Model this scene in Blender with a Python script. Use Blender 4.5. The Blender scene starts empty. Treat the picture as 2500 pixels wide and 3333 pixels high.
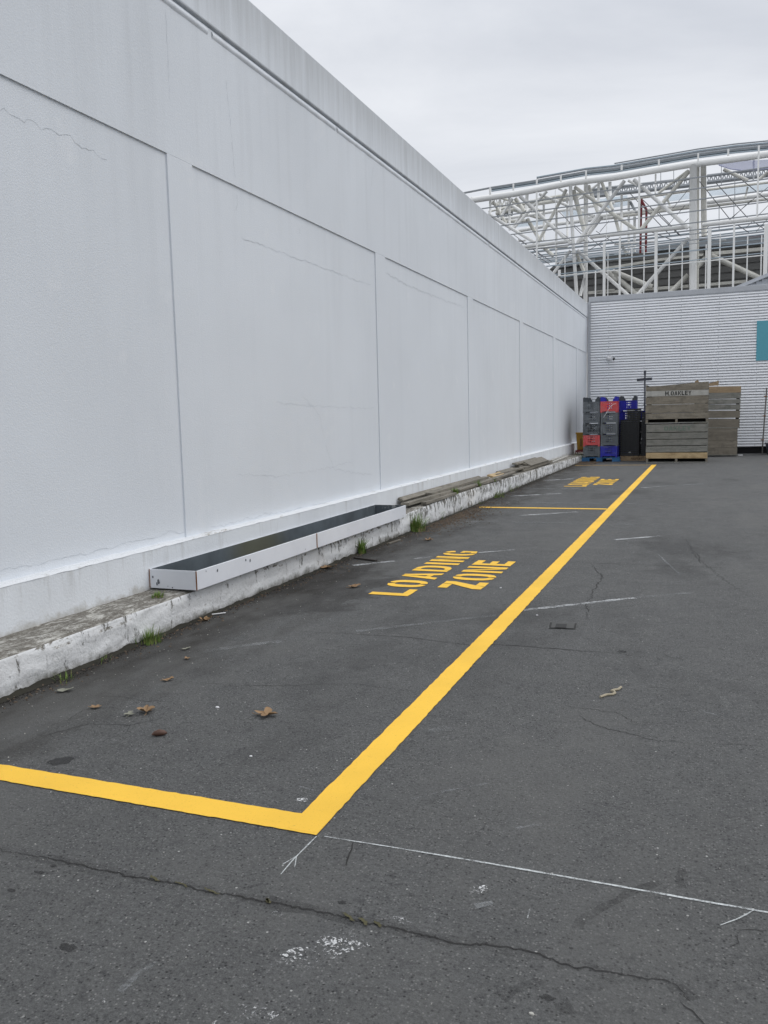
import bpy, math, random
from mathutils import Vector, Matrix, noise
random.seed(7)
sc = bpy.context.scene
# ---------------------------------------------------------------- camera
FPX, PW, PH = 2719.0, 2500, 3333
PITCH, ROLL, YAW = -0.11198121, -0.02449607, -0.36919576
_f = Vector((math.sin(YAW)*math.cos(PITCH), math.cos(YAW)*math.cos(PITCH), math.sin(PITCH)))
_r = Vector((math.cos(YAW), -math.sin(YAW), 0)); _u = _r.cross(_f)
RR = _r*math.cos(ROLL)+_u*math.sin(ROLL); UU = -_r*math.sin(ROLL)+_u*math.cos(ROLL); FF = _f
EYE = Vector((0, 0, 1.5))
cd = bpy.data.cameras.new('camera'); cam = bpy.data.objects.new('camera', cd); sc.collection.objects.link(cam)
cd.sensor_fit = 'VERTICAL'; cd.sensor_height = 36; cd.lens = 36*FPX/PH; cd.clip_end = 2000; cd.clip_start = .05
M4 = Matrix.Identity(4)
for i in range(3):
    M4[i][0] = RR[i]; M4[i][1] = UU[i]; M4[i][2] = -FF[i]; M4[i][3] = EYE[i]
cam.matrix_world = M4; sc.camera = cam
sc.render.resolution_x, sc.render.resolution_y = 768, 1024
# ---------------------------------------------------------------- sky, sun, exposure
SUN_EL, SUN_AZ = math.radians(55), math.radians(60)      # azimuth from +Y towards +X
w = bpy.data.worlds.new('World'); sc.world = w; w.use_nodes = True
nt = w.node_tree; nt.nodes.clear()
def wn(t, **k):
    n = nt.nodes.new(t)
    for a, b in k.items(): setattr(n, a, b)
    return n
wo = wn('ShaderNodeOutputWorld'); bg = wn('ShaderNodeBackground'); bg.inputs[1].default_value = 0.1
sky = wn('ShaderNodeTexSky', sky_type='NISHITA', sun_disc=False, sun_elevation=SUN_EL, sun_rotation=SUN_AZ)
sky.dust_density = 4; sky.air_density = 1
tc = wn('ShaderNodeTexCoord'); sep = wn('ShaderNodeSeparateXYZ'); nt.links.new(tc.outputs['Generated'], sep.inputs[0])
# clouds: noise on the flat cloud layer (direction / height)
mz = wn('ShaderNodeMath', operation='MAXIMUM'); mz.inputs[1].default_value = 0.06; nt.links.new(sep.outputs[2], mz.inputs[0])
az = wn('ShaderNodeMath', operation='ADD'); az.inputs[1].default_value = 0.12; nt.links.new(mz.outputs[0], az.inputs[0])
dv = wn('ShaderNodeVectorMath', operation='DIVIDE'); nt.links.new(tc.outputs['Generated'], dv.inputs[0]); nt.links.new(az.outputs[0], dv.inputs[1])
mp = wn('ShaderNodeMapping'); mp.inputs['Scale'].default_value = (0.7, 1.1, 0.5); mp.inputs['Rotation'].default_value = (0, 0, math.radians(-12)); mp.inputs['Location'].default_value = (2.3, 0.7, 0)
nt.links.new(dv.outputs[0], mp.inputs[0])
nz = wn('ShaderNodeTexNoise'); nz.inputs['Scale'].default_value = 1.0; nz.inputs['Detail'].default_value = 7; nz.inputs['Roughness'].default_value = .55; nz.inputs['Distortion'].default_value = .5
nt.links.new(mp.outputs[0], nz.inputs['Vector'])
cr = wn('ShaderNodeValToRGB')
cr.color_ramp.elements[0].position = .34; cr.color_ramp.elements[0].color = (6.7, 7.0, 7.6, 1)
cr.color_ramp.elements[1].position = .68; cr.color_ramp.elements[1].color = (9.3, 9.5, 9.9, 1)
nt.links.new(nz.outputs[0], cr.inputs[0])
# brighter towards the zenith and towards the hidden sun (overcast sky)
zr = wn('ShaderNodeMapRange'); zr.inputs[1].default_value = .38; zr.inputs[2].default_value = 1; zr.inputs[3].default_value = 1; zr.inputs[4].default_value = 1.32
nt.links.new(sep.outputs[2], zr.inputs[0])
sd = wn('ShaderNodeVectorMath', operation='DOT_PRODUCT'); sd.inputs[1].default_value = (math.cos(SUN_EL)*math.sin(SUN_AZ), math.cos(SUN_EL)*math.cos(SUN_AZ), math.sin(SUN_EL))
nt.links.new(tc.outputs['Generated'], sd.inputs[0])
sr = wn('ShaderNodeMapRange'); sr.inputs[1].default_value = .75; sr.inputs[2].default_value = 1; sr.inputs[3].default_value = 1; sr.inputs[4].default_value = 1.5
nt.links.new(sd.outputs['Value'], sr.inputs[0])
mm = wn('ShaderNodeMath', operation='MULTIPLY'); nt.links.new(zr.outputs[0], mm.inputs[0]); nt.links.new(sr.outputs[0], mm.inputs[1])
sc2 = wn('ShaderNodeVectorMath', operation='SCALE'); nt.links.new(cr.outputs[0], sc2.inputs[0]); nt.links.new(mm.outputs[0], sc2.inputs['Scale'])
mx = wn('ShaderNodeMix', data_type='RGBA'); mx.inputs['Factor'].default_value = .92
nt.links.new(sky.outputs[0], mx.inputs[6]); nt.links.new(sc2.outputs[0], mx.inputs[7])
nt.links.new(mx.outputs[2], bg.inputs[0]); nt.links.new(bg.outputs[0], wo.inputs[0])
sl = bpy.data.lights.new('sun', 'SUN'); sl.energy = 0.9; sl.angle = math.radians(35); sl.color = (1, .975, .94)
so = bpy.data.objects.new('sun', sl); sc.collection.objects.link(so)
so.rotation_euler = Vector((math.cos(SUN_EL)*math.sin(SUN_AZ), math.cos(SUN_EL)*math.cos(SUN_AZ), math.sin(SUN_EL))).to_track_quat('Z', 'Y').to_euler()
sc.view_settings.view_transform = 'Standard'; sc.view_settings.look = 'None'; sc.view_settings.gamma = 1; sc.view_settings.exposure = 0
# ---------------------------------------------------------------- helpers
def ray(x, y): return RR*((x-PW/2)/FPX) - UU*((y-PH/2)/FPX) + FF
def G(x, y, z=0.0):                                   # point of the photograph on the level z
    d = ray(x, y); return EYE+d*((z-EYE.z)/d.z)
def onx(x, y, X): d = ray(x, y); return EYE+d*(X/d.x)
def ony(x, y, Y): d = ray(x, y); return EYE+d*(Y/d.y)

class MB:
    def __init__(s): s.v = []; s.f = []; s.m = []
    def face(s, pts, mi=0):
        n = len(s.v); s.v += [tuple(p) for p in pts]; s.f.append(tuple(range(n, n+len(pts)))); s.m.append(mi)
    def box(s, a, b, rz=0, c=None, mi=0, jit=0):
        (x0, y0, z0), (x1, y1, z1) = a, b
        P = [(x0,y0,z0),(x1,y0,z0),(x1,y1,z0),(x0,y1,z0),(x0,y0,z1),(x1,y0,z1),(x1,y1,z1),(x0,y1,z1)]
        if jit: P = [tuple(q+random.uniform(-jit, jit) for q in p) for p in P]
        if rz:
            cx, cy = c if c else ((x0+x1)/2, (y0+y1)/2); C, S = math.cos(rz), math.sin(rz)
            P = [(cx+(x-cx)*C-(y-cy)*S, cy+(x-cx)*S+(y-cy)*C, z) for x, y, z in P]
        s.hexa(P, mi); return s
    def hexa(s, P, mi=0):
        n = len(s.v); s.v += [tuple(p) for p in P]
        for q in ((0,3,2,1),(4,5,6,7),(0,1,5,4),(1,2,6,5),(2,3,7,6),(3,0,4,7)):
            s.f.append(tuple(n+i for i in q)); s.m.append(mi)
    def beam(s, a, b, w, h, up=(0,0,1), mi=0):
        a = Vector(a); b = Vector(b); d = (b-a).normalized(); up = Vector(up)
        if abs(d.dot(up)) > .97: up = Vector((0,1,0))
        r = d.cross(up).normalized(); u = r.cross(d); r *= w/2; u *= h/2
        s.hexa([a-r-u, a+r-u, b+r-u, b-r-u, a-r+u, a+r+u, b+r+u, b-r+u], mi); return s
    def tube(s, pts, r, n=10, mi=0, caps=True):
        pts = [Vector(p) for p in pts]; rs = r if isinstance(r, (list, tuple)) else [r]*len(pts)
        base = len(s.v); ref = Vector((0,0,1))
        if abs((pts[-1]-pts[0]).normalized().dot(ref)) > .9: ref = Vector((0,1,0))
        for i, p in enumerate(pts):
            d = (pts[min(i+1, len(pts)-1)]-pts[max(i-1, 0)]).normalized()
            a = d.cross(ref).normalized(); b = a.cross(d)
            for k in range(n):
                t = 2*math.pi*k/n; s.v.append(tuple(p+(a*math.cos(t)+b*math.sin(t))*rs[i]))
        for i in range(len(pts)-1):
            for k in range(n):
                k2 = (k+1) % n
                s.f.append((base+i*n+k, base+i*n+k2, base+(i+1)*n+k2, base+(i+1)*n+k)); s.m.append(mi)
        if caps:
            s.f.append(tuple(base+k for k in range(n))); s.m.append(mi)
            s.f.append(tuple(base+(len(pts)-1)*n+k for k in reversed(range(n)))); s.m.append(mi)
        return s
    def grid(s, fn, nu, nv, mi=0):
        base = len(s.v)
        for j in range(nv+1):
            for i in range(nu+1): s.v.append(tuple(fn(i/nu, j/nv)))
        for j in range(nv):
            for i in range(nu):
                a = base+j*(nu+1)+i; s.f.append((a, a+1, a+nu+2, a+nu+1)); s.m.append(mi)
        return s
    def build(s, name, mat, parent=None, smooth=False, bevel=0, origin=None):
        me = bpy.data.meshes.new(name)
        vs = s.v
        if origin is not None: vs = [(x-origin[0], y-origin[1], z-origin[2]) for x, y, z in vs]
        me.from_pydata(vs, [], s.f)
        for m in (mat if isinstance(mat, (list, tuple)) else [mat]): me.materials.append(m)
        if any(s.m): me.polygons.foreach_set('material_index', s.m)
        if smooth: me.polygons.foreach_set('use_smooth', [True]*len(me.polygons))
        me.update()
        o = bpy.data.objects.new(name, me); sc.collection.objects.link(o)
        if origin is not None: o.location = origin
        if parent is not None: o.parent = parent; o.location = tuple(o.location)
        if bevel:
            b = o.modifiers.new('bevel', 'BEVEL'); b.width = bevel; b.segments = 2; b.limit_method = 'ANGLE'
        return o
def tag(o, label=None, cat=None, group=None, kind=None):
    if label: o['label'] = label
    if cat: o['category'] = cat
    if group: o['group'] = group
    if kind: o['kind'] = kind
    return o
def thing(name, label, cat, loc=(0,0,0), group=None, rz=0):
    o = bpy.data.objects.new(name, None); sc.collection.objects.link(o); o.location = loc; o.rotation_euler = (0,0,rz)
    o.empty_display_size = .1
    return tag(o, label, cat, group)
ORD = 'lowest second third fourth fifth sixth seventh eighth ninth tenth eleventh twelfth thirteenth fourteenth fifteenth sixteenth seventeenth eighteenth nineteenth twentieth twenty-first twenty-second twenty-third twenty-fourth'.split()

# ---------------------------------------------------------------- materials
class NT:
    def __init__(s, name):
        s.mat = bpy.data.materials.new(name); s.mat.use_nodes = True; s.t = s.mat.node_tree
        s.b = s.t.nodes['Principled BSDF']; s.out = s.t.nodes['Material Output']
        s.co = s.n('ShaderNodeTexCoord').outputs['Object']
    def n(s, t, **k):
        x = s.t.nodes.new(t)
        for a, b in k.items(): setattr(x, a, b)
        return x
    def l(s, a, b): s.t.links.new(a, b)
    def map(s, scale=(1,1,1), loc=(0,0,0), rot=(0,0,0), src=None):
        m = s.n('ShaderNodeMapping'); m.inputs['Scale'].default_value = scale; m.inputs['Location'].default_value = loc; m.inputs['Rotation'].default_value = rot
        s.l(src or s.co, m.inputs[0]); return m.outputs[0]
    def noise(s, sc_, det=4, rough=.5, vec=None, dist=0):
        x = s.n('ShaderNodeTexNoise'); x.inputs['Scale'].default_value = sc_; x.inputs['Detail'].default_value = det
        x.inputs['Roughness'].default_value = rough; x.inputs['Distortion'].default_value = dist
        s.l(vec or s.co, x.inputs['Vector']); return x.outputs[0]
    def voro(s, sc_, vec=None, out='Color', feat='F1', rnd=1):
        x = s.n('ShaderNodeTexVoronoi', feature=feat); x.inputs['Scale'].default_value = sc_; x.inputs['Randomness'].default_value = rnd
        s.l(vec or s.co, x.inputs['Vector']); return x.outputs[out]
    def rng(s, v, a, b, c=0, d=1, smooth=False):
        x = s.n('ShaderNodeMapRange'); 
        if smooth: x.interpolation_type = 'SMOOTHSTEP'
        for i, q in enumerate((a, b, c, d)): x.inputs[i+1].default_value = q
        s.l(v, x.inputs[0]); return x.outputs[0]
    def math(s, op, a, b=None):
        x = s.n('ShaderNodeMath', operation=op)
        for i, q in enumerate((a, b)):
            if q is None: continue
            if isinstance(q, (int, float)): x.inputs[i].default_value = q
            else: s.l(q, x.inputs[i])
        return x.outputs[0]
    def mix(s, f, a, b):
        x = s.n('ShaderNodeMix', data_type='RGBA')
        for i, q in ((0, f), (6, a), (7, b)):
            if isinstance(q, (int, float)): x.inputs[i].default_value = q
            elif isinstance(q, tuple): x.inputs[i].default_value = (*q, 1)[:4]
            else: s.l(q, x.inputs[i])
        return x.outputs[2]
    def sep(s): x = s.n('ShaderNodeSeparateXYZ'); s.l(s.co, x.inputs[0]); return x.outputs
    def col(s, c):
        if isinstance(c, tuple): s.b.inputs['Base Color'].default_value = (*c, 1)[:4]
        else: s.l(c, s.b.inputs['Base Color'])
    def rough(s, r):
        if isinstance(r, (int, float)): s.b.inputs['Roughness'].default_value = r
        else: s.l(r, s.b.inputs['Roughness'])
    def bump(s, h, strength=.3, dist=.01):
        x = s.n('ShaderNodeBump'); x.inputs['Strength'].default_value = strength; x.inputs['Distance'].default_value = dist
        s.l(h, x.inputs['Height']); s.l(x.outputs[0], s.b.inputs['Normal'])
    def alpha(s, a):
        tr = s.n('ShaderNodeBsdfTransparent'); ms = s.n('ShaderNodeMixShader')
        if isinstance(a, (int, float)): ms.inputs[0].default_value = a
        else: s.l(a, ms.inputs[0])
        s.l(tr.outputs[0], ms.inputs[1]); s.l(s.b.outputs[0], ms.inputs[2]); s.l(ms.outputs[0], s.out.inputs[0])

def m_asphalt():
    m = NT('asphalt'); X, Y, Z = m.sep()[:3]
    big = m.noise(.55, 5, .6, dist=.6); med = m.noise(5, 6, .6); fine = m.noise(260, 3, .7)
    c = m.mix(m.rng(big, .3, .7), (.077, .078, .075), (.104, .105, .101))
    c = m.mix(m.rng(med, .38, .75, 0, .55), c, (.058, .060, .062))
    # polished paler sweep lines along the lane
    sw = m.noise(2.2, 4, .6, m.map((1, .18, 1), rot=(0, 0, .25)))
    c = m.mix(m.rng(sw, .52, .72, 0, .35), c, (.115, .118, .12))
    c = m.mix(m.rng(fine, .35, .72, 0, .85), c, (.150, .152, .153))
    g1 = m.noise(75, 5, .85); c = m.mix(m.rng(g1, .53, .66, 0, .75), c, (.20, .205, .20)); c = m.mix(m.rng(g1, .47, .35, 0, .8), c, (.035, .036, .037))
    g2 = m.noise(22, 5, .75, m.map(loc=(3, 8, 1))); c = m.mix(m.rng(g2, .54, .68, 0, .55), c, (.135, .137, .137)); c = m.mix(m.rng(g2, .46, .33, 0, .6), c, (.045, .046, .048))
    # aggregate
    v = m.n('ShaderNodeTexVoronoi'); v.inputs['Scale'].default_value = 115; m.l(m.co, v.inputs['Vector'])
    sp = m.n('ShaderNodeSeparateColor'); m.l(v.outputs['Color'], sp.inputs[0])
    st = m.math('MULTIPLY', m.rng(sp.outputs[0], .72, .95), m.rng(v.outputs['Distance'], .5, .2))
    c = m.mix(m.math('MULTIPLY', st, .8), c, (.26, .26, .25))
    dk = m.math('MULTIPLY', m.rng(sp.outputs[1], .82, .96), m.rng(v.outputs['Distance'], .6, .3))
    c = m.mix(m.math('MULTIPLY', dk, .85), c, (.02, .02, .021))
    v3 = m.n('ShaderNodeTexVoronoi'); v3.inputs['Scale'].default_value = 38; m.l(m.co, v3.inputs['Vector'])
    s3 = m.n('ShaderNodeSeparateColor'); m.l(v3.outputs['Color'], s3.inputs[0])
    c = m.mix(m.math('MULTIPLY', m.rng(s3.outputs[0], .955, .975), m.rng(v3.outputs['Distance'], .17, .10)), c, (.5, .5, .48))
    # dirt washed against the kerb
    dn = m.noise(2.4, 6, .65, m.map((1.6, .6, 1)))
    edge = m.math('ADD', X, m.rng(dn, .2, .8, -.55, .55))
    d = m.rng(edge, -2.75, -3.55, 0, .92)
    c = m.mix(d, c, (.030, .027, .023))
    # oily stains
    s_ = m.math('MULTIPLY', m.rng(m.noise(.9, 3, .5, m.map(loc=(4, 2, 0))), .58, .72, 0, .45), m.rng(X, -1, -2.4))
    c = m.mix(s_, c, (.035, .034, .033))
    # damp stain spreading from the kerb beside the planter
    dx = m.math('MULTIPLY', m.math('ADD', X, 3.2), 1.15); dy = m.math('MULTIPLY', m.math('ADD', Y, -6.6), .62)
    rr = m.math('ADD', m.math('ADD', m.math('MULTIPLY', dx, dx), m.math('MULTIPLY', dy, dy)), m.rng(m.noise(2.6, 5, .6), .25, .75, -.45, .45))
    c = m.mix(m.rng(rr, .55, .30, 0, .5, True), c, (.022, .020, .018))
    sl = m.math('ADD', Z, 0)
    pt = m.noise(.8, 5, .65, m.map((1, .55, 1), loc=(9, 4, 2))); c = m.mix(m.rng(pt, .52, .64, 0, .45), c, (.135, .135, .13)); c = m.mix(m.rng(pt, .44, .33, 0, .5), c, (.05, .05, .05))
    m.col(c); m.rough(m.rng(med, .3, .7, .78, .95)); m.b.inputs['Specular IOR Level'].default_value = .3
    h = m.math('ADD', m.math('MULTIPLY', v.outputs['Distance'], -.8), fine)
    m.bump(m.math('ADD', h, m.math('MULTIPLY', g1, 1.6)), .7, .007); return m.mat

def m_wall(name='painted_render', dirt=True, base=(.70, .735, .775)):
    m = NT(name); X, Y, Z = m.sep()[:3]
    st = m.noise(1.0, 6, .62, m.map((1, 2.2, .16)))
    bl = m.noise(.5, 4, .55)
    c = m.mix(m.rng(bl, .3, .7), base, tuple(q*.93 for q in base))
    c = m.mix(m.rng(st, .52, .8, 0, .20), c, (.50, .53, .56))
    st2 = m.noise(3, 5, .6, m.map((1, 2.0, .12), loc=(0, 3, 0)))
    c = m.mix(m.math('MULTIPLY', m.rng(st2, .5, .75, 0, .20), m.rng(Z, 1.8, 4.2)), c, (.45, .47, .49))
    c = m.mix(m.rng(m.noise(2.2, 5, .6, m.map(loc=(7, 1, 3))), .62, .75, 0, .25), c, (.83, .84, .85))
    # parapet run-off: dark streaks with a ragged lower edge
    rn = m.noise(6, 6, .7, m.map((1, 1.5, .1)))
    c = m.mix(m.math('MULTIPLY', m.rng(m.math('ADD', Z, m.rng(rn, .3, .7, -.25, .25)), 4.85, 5.38, 0, 1), .42), c, (.33, .34, .34))
    # exhaust smudge low on the far end
    a = m.math('MULTIPLY', m.rng(Y, 24.5, 27.5, smooth=True), m.rng(Y, 30.5, 28.5, smooth=True))
    b = m.math('MULTIPLY', m.rng(Z, .3, 1.0, smooth=True), m.rng(Z, 2.6, 1.2, smooth=True))
    c = m.mix(m.math('MULTIPLY', m.math('MULTIPLY', a, b), .5), c, (.13, .135, .15))
    m.col(c); m.rough(.75); m.b.inputs['Specular IOR Level'].default_value = .25
    h = m.math('ADD', m.noise(90, 4, .6), m.math('MULTIPLY', m.noise(1.6, 3, .5), 1.5))
    m.bump(h, .22, .012); return m.mat

def m_plinth():
    m = NT('plinth_paint'); X, Y, Z = m.sep()[:3]
    c = m.mix(m.rng(m.noise(1.2, 5, .6, m.map((1, 1.6, .4))), .4, .75), (.72, .75, .78), (.64, .665, .69))
    st = m.noise(9, 5, .6, m.map((1, 1, .12)))
    c = m.mix(m.math('MULTIPLY', m.rng(st, .55, .72, 0, .55), m.rng(Z, .3, .52)), c, (.34, .33, .30))
    bt = m.rng(m.math('ADD', Z, m.rng(m.noise(7, 5, .7), .3, .7, -.05, .05)), .29, .235, 0, .6)
    c = m.mix(bt, c, (.36, .34, .29))
    m.col(c); m.rough(.8); m.bump(m.noise(60, 5, .6), .3, .01); return m.mat

def m_ledge_cap():
    m = NT('weathered_ledge')
    c = m.mix(m.rng(m.noise(5, 7, .75, m.map((1, .5, 1))), .57, .66), (.70, .72, .74), (.36, .345, .31))
    m.col(c); m.rough(.9); m.bump(m.noise(40, 5, .7), .6, .015); return m.mat

def m_kerb():
    m = NT('kerb_concrete'); X, Y, Z = m.sep()[:3]
    geo = m.n('ShaderNodeNewGeometry'); sp = m.n('ShaderNodeSeparateXYZ'); m.l(geo.outputs['True Normal'], sp.inputs[0])
    front = m.mix(m.rng(m.noise(3, 5, .6), .35, .7), (.72, .73, .735), (.60, .605, .605))
    far = m.rng(Y, 7, 13)
    chips = m.noise(9, 7, .7, m.map((1, 1.5, .55)))
    thr = m.math('ADD', chips, m.math('ADD', m.math('MULTIPLY', far, .075), m.math('MULTIPLY', m.rng(Z, .13, .25), .055)))
    front = m.mix(m.rng(thr, .615, .645), front, (.16, .155, .14))
    front = m.mix(m.rng(m.noise(30, 6, .7), .6, .68, 0, .5), front, (.30, .29, .26))
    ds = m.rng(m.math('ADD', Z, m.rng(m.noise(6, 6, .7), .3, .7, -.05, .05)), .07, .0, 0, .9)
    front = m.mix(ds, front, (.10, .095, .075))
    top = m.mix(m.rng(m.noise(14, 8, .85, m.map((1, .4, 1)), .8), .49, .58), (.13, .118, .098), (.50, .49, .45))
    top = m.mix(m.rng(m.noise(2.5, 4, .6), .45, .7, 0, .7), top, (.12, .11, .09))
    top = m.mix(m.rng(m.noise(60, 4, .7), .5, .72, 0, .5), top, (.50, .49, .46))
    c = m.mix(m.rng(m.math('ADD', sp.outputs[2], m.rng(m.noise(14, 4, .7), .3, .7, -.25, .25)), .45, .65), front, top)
    m.col(c); m.rough(.9); m.bump(m.math('ADD', m.noise(35, 6, .7), m.math('MULTIPLY', m.rng(thr, .6, .65), -.6)), .6, .02); return m.mat

def m_wood(name, a, b, c_=None, axis=0, gr=1.0):
    m = NT(name); sc_ = [9, 9, 9]; sc_[axis] = .9
    info = m.n('ShaderNodeObjectInfo')
    av = m.n('ShaderNodeVectorMath', operation='ADD'); m.l(m.co, av.inputs[0])
    cv = m.n('ShaderNodeCombineXYZ')
    for i in range(3): m.l(m.math('MULTIPLY', info.outputs['Random'], 31.7+7*i), cv.inputs[i])
    m.l(cv.outputs[0], av.inputs[1])
    v = m.map(tuple(sc_), src=av.outputs[0])
    g = m.noise(1.6*gr, 8, .7, v, .8)
    c = m.mix(m.rng(g, .32, .68), a, b)
    c = m.mix(m.rng(m.noise(4*gr, 6, .7, v), .52, .68, 0, .7), c, tuple(q*.5 for q in a))
    blot = m.noise(5, 5, .7, av.outputs[0])
    c = m.mix(m.rng(blot, .48, .66, 0, .7), c, c_ or tuple(q*.6 for q in b))
    c = m.mix(m.rng(info.outputs['Random'], 0, 1, 0, .55), c, tuple(q*.5 for q in b))
    m.col(c); m.rough(.85); m.bump(g, .5, .008); return m.mat

def m_plastic(name, c, r=.45, var=.15):
    m = NT(name); m.col(m.mix(m.rng(m.noise(3, 4, .6), .35, .7), c, tuple(q*(1-var) for q in c))); m.rough(r); return m.mat

def m_metal(name, c, r=.45, met=.0, var=.12, rust=None):
    m = NT(name); cc = m.mix(m.rng(m.noise(2, 5, .6), .35, .7), c, tuple(q*(1-var) for q in c))
    if rust: cc = m.mix(m.rng(m.noise(5, 6, .7), .58, .66), cc, rust)
    m.col(cc); m.rough(r); m.b.inputs['Metallic'].default_value = met; return m.mat

def m_paint(name, c, wear=None, lo=.5, hi=.6, cover=1.0, scale=60):
    m = NT(name)
    cc = m.mix(m.rng(m.noise(1.3, 5, .6), .4, .7), c, tuple(q*.86 for q in c))
    cc = m.mix(m.rng(m.noise(150, 3, .6), .62, .72, 0, .5), cc, tuple(q*.45 for q in c))
    cc = m.mix(m.rng(m.noise(28, 5, .7), .66, .72, 0, .35), cc, (.10, .09, .07))
    m.col(cc); m.rough(.75); m.bump(m.noise(260, 3, .7), .45, .004)
    if wear is not None:
        a = m.math('ADD', m.math('MULTIPLY', m.noise(scale, 6, .75), .55), m.math('MULTIPLY', m.noise(scale*.08, 4, .6), .45))
        m.alpha(m.rng(a, lo, hi, 0, cover))
    return m.mat

MAT = dict(
 asphalt=m_asphalt(), wall=m_wall(), plinth=m_plinth(), cap=m_ledge_cap(), kerb=m_kerb(),
 yellow=m_paint('yellow_paint', (.93, .56, .055)),
 yellow_old=m_paint('worn_yellow_paint', (.62, .40, .10), wear=1, lo=.36, hi=.5, cover=.85),
 white_worn=m_paint('worn_white_paint', (.60, .62, .63), wear=1, lo=.42, hi=.58, cover=.8),
 white_faint=m_paint('faint_white_paint', (.42, .44, .45), wear=1, lo=.42, hi=.64, cover=.40, scale=60),
 splash=m_paint('white_paint_splash', (.75, .76, .76), wear=1, lo=.56, hi=.60, cover=.9, scale=90),
 chalk=m_paint('white_chalk', (.72, .76, .76), wear=1, lo=.38, hi=.56, cover=.85, scale=150),
 crack=m_paint('crack_dirt', (.018, .017, .016), wear=1, lo=.28, hi=.46, cover=.92, scale=140), moss=m_metal('dry_moss', (.095, .088, .045), 1.0, var=.5),
 hair=m_metal('hairline_crack', (.57, .60, .63), .9),
 wood=m_wood('grey_timber', (.20, .175, .135), (.34, .305, .245), (.13, .115, .09)),
 woodg=m_wood('silvered_timber', (.20, .20, .18), (.36, .35, .31), (.12, .13, .11)),
 woodn=m_wood('new_timber', (.50, .36, .19), (.62, .47, .27), (.30, .20, .10)),
 woodw=m_wood('whitewashed_timber', (.50, .49, .45), (.62, .61, .57), (.36, .35, .31)),
 woodl=m_wood('decking_timber', (.13, .12, .095), (.30, .275, .23), (.08, .07, .055), axis=1),
 woodp=m_wood('pallet_timber', (.38, .27, .16), (.48, .36, .23), (.28, .2, .12)),
 dark=m_metal('shadowy_timber_interior', (.03, .027, .022), .95),  # inner bin parts near black: interior shade put into the timber colour
 gplas=m_plastic('grey_plastic', (.13, .145, .16)), dplas=m_plastic('charcoal_plastic', (.055, .065, .075)),
 rplas=m_plastic('coral_red_plastic', (.72, .085, .09)), bplas=m_plastic('royal_blue_plastic', (.012, .016, .42)),
 kplas=m_plastic('black_plastic', (.018, .021, .027), .38), pallet=m_plastic('blue_pallet_paint', (.035, .16, .36), .7, .35),
 yplas=m_plastic('mustard_plastic', (.50, .28, .02), .5), red=m_metal('red_paint', (.22, .02, .025), .5, var=.4),
 galv=m_metal('zincalume', (.90, .915, .94), .5, .0, .05), flash=m_metal('flashing', (.48, .50, .53), .5, .1),
 steelw=m_metal('white_steel', (.90, .90, .88), .5, 0, .05), steelc=m_metal('cream_steel', (.72, .71, .65), .5, 0, .2),
 steelg=m_metal('galvanised_steel', (.33, .35, .37), .5, .35), steeld=m_metal('dark_steel', (.12, .12, .13), .5, .2),
 roofp=m_metal('pale_blue_roofing', (.42, .50, .56), .4, 0), gutter=m_metal('slate_blue_fascia', (.34, .40, .44), .45, .2, .25),
 stand=m_metal('ribbed_grey_cladding', (.17, .17, .165), .7), black=m_metal('black_base', (.012, .012, .013), .9),
 teal=m_metal('teal_sign_face', (.10, .38, .47), .45, 0, .03), post=m_metal('slate_post', (.05, .055, .07), .5, .1),
 whitep=m_plastic('white_plastic', (.75, .75, .76), .35, .03), text=m_metal('stencil_ink', (.018, .018, .016), .9),
 chip=m_metal('primer_grey', (.14, .15, .17), .7), rust=m_metal('rust', (.30, .13, .05), .9, var=.4),
 leaf=m_metal('dry_leaf', (.30, .19, .10), .8, var=.45), leafg=m_metal('grey_leaf', (.25, .25, .2), .8, var=.4),
 pod=m_metal('seed_pod', (.09, .045, .03), .6), rope=m_metal('pale_rope', (.42, .37, .27), .9, var=.3),
 stone=m_metal('pale_chips', (.48, .47, .43), .9, var=.4), litter=m_metal('leaf_crumbs', (.13, .095, .065), .9, var=.5),
)
def m_planter():
    m = NT('white_planter_paint'); c = m.mix(m.rng(m.noise(2, 5, .6), .4, .7), (.74, .76, .80), (.67, .69, .73))
    c = m.mix(m.rng(m.noise(7, 6, .6), .66, .70), c, (.45, .46, .48)); m.col(c); m.rough(.5); return m.mat
MAT['planter'] = m_planter()
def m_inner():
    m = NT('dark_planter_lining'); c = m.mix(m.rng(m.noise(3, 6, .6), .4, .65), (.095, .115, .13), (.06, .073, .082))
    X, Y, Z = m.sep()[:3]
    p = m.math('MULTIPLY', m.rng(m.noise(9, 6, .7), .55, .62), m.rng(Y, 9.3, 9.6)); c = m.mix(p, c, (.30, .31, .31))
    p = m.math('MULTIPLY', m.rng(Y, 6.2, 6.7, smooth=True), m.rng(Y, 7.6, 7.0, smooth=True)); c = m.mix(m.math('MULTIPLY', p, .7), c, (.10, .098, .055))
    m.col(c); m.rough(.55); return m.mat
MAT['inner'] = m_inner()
def m_grass():
    m = NT('grass_blades'); info = m.n('ShaderNodeObjectInfo')
    c = m.mix(m.rng(m.noise(30, 3, .6), .3, .7), (.07, .15, .025), (.20, .27, .06)); c = m.mix(m.rng(m.noise(12, 3, .6), .58, .68), c, (.30, .25, .12))
    m.col(c); m.rough(.6); return m.mat
MAT['grass'] = m_grass()
def m_film():
    m = NT('clear_stretch_film'); m.col((.75, .80, .85)); m.rough(.18); m.b.inputs['Specular IOR Level'].default_value = .6
    m.alpha(m.rng(m.noise(3.0, 5, .7, m.map((1, 1, 3.5)), 1.2), .50, .75, .01, .20)); return m.mat
MAT['film'] = m_film()
def m_net():
    m = NT('lilac_debris_netting'); m.col((.50, .52, .70)); m.rough(.8); m.alpha(.75); return m.mat
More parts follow.
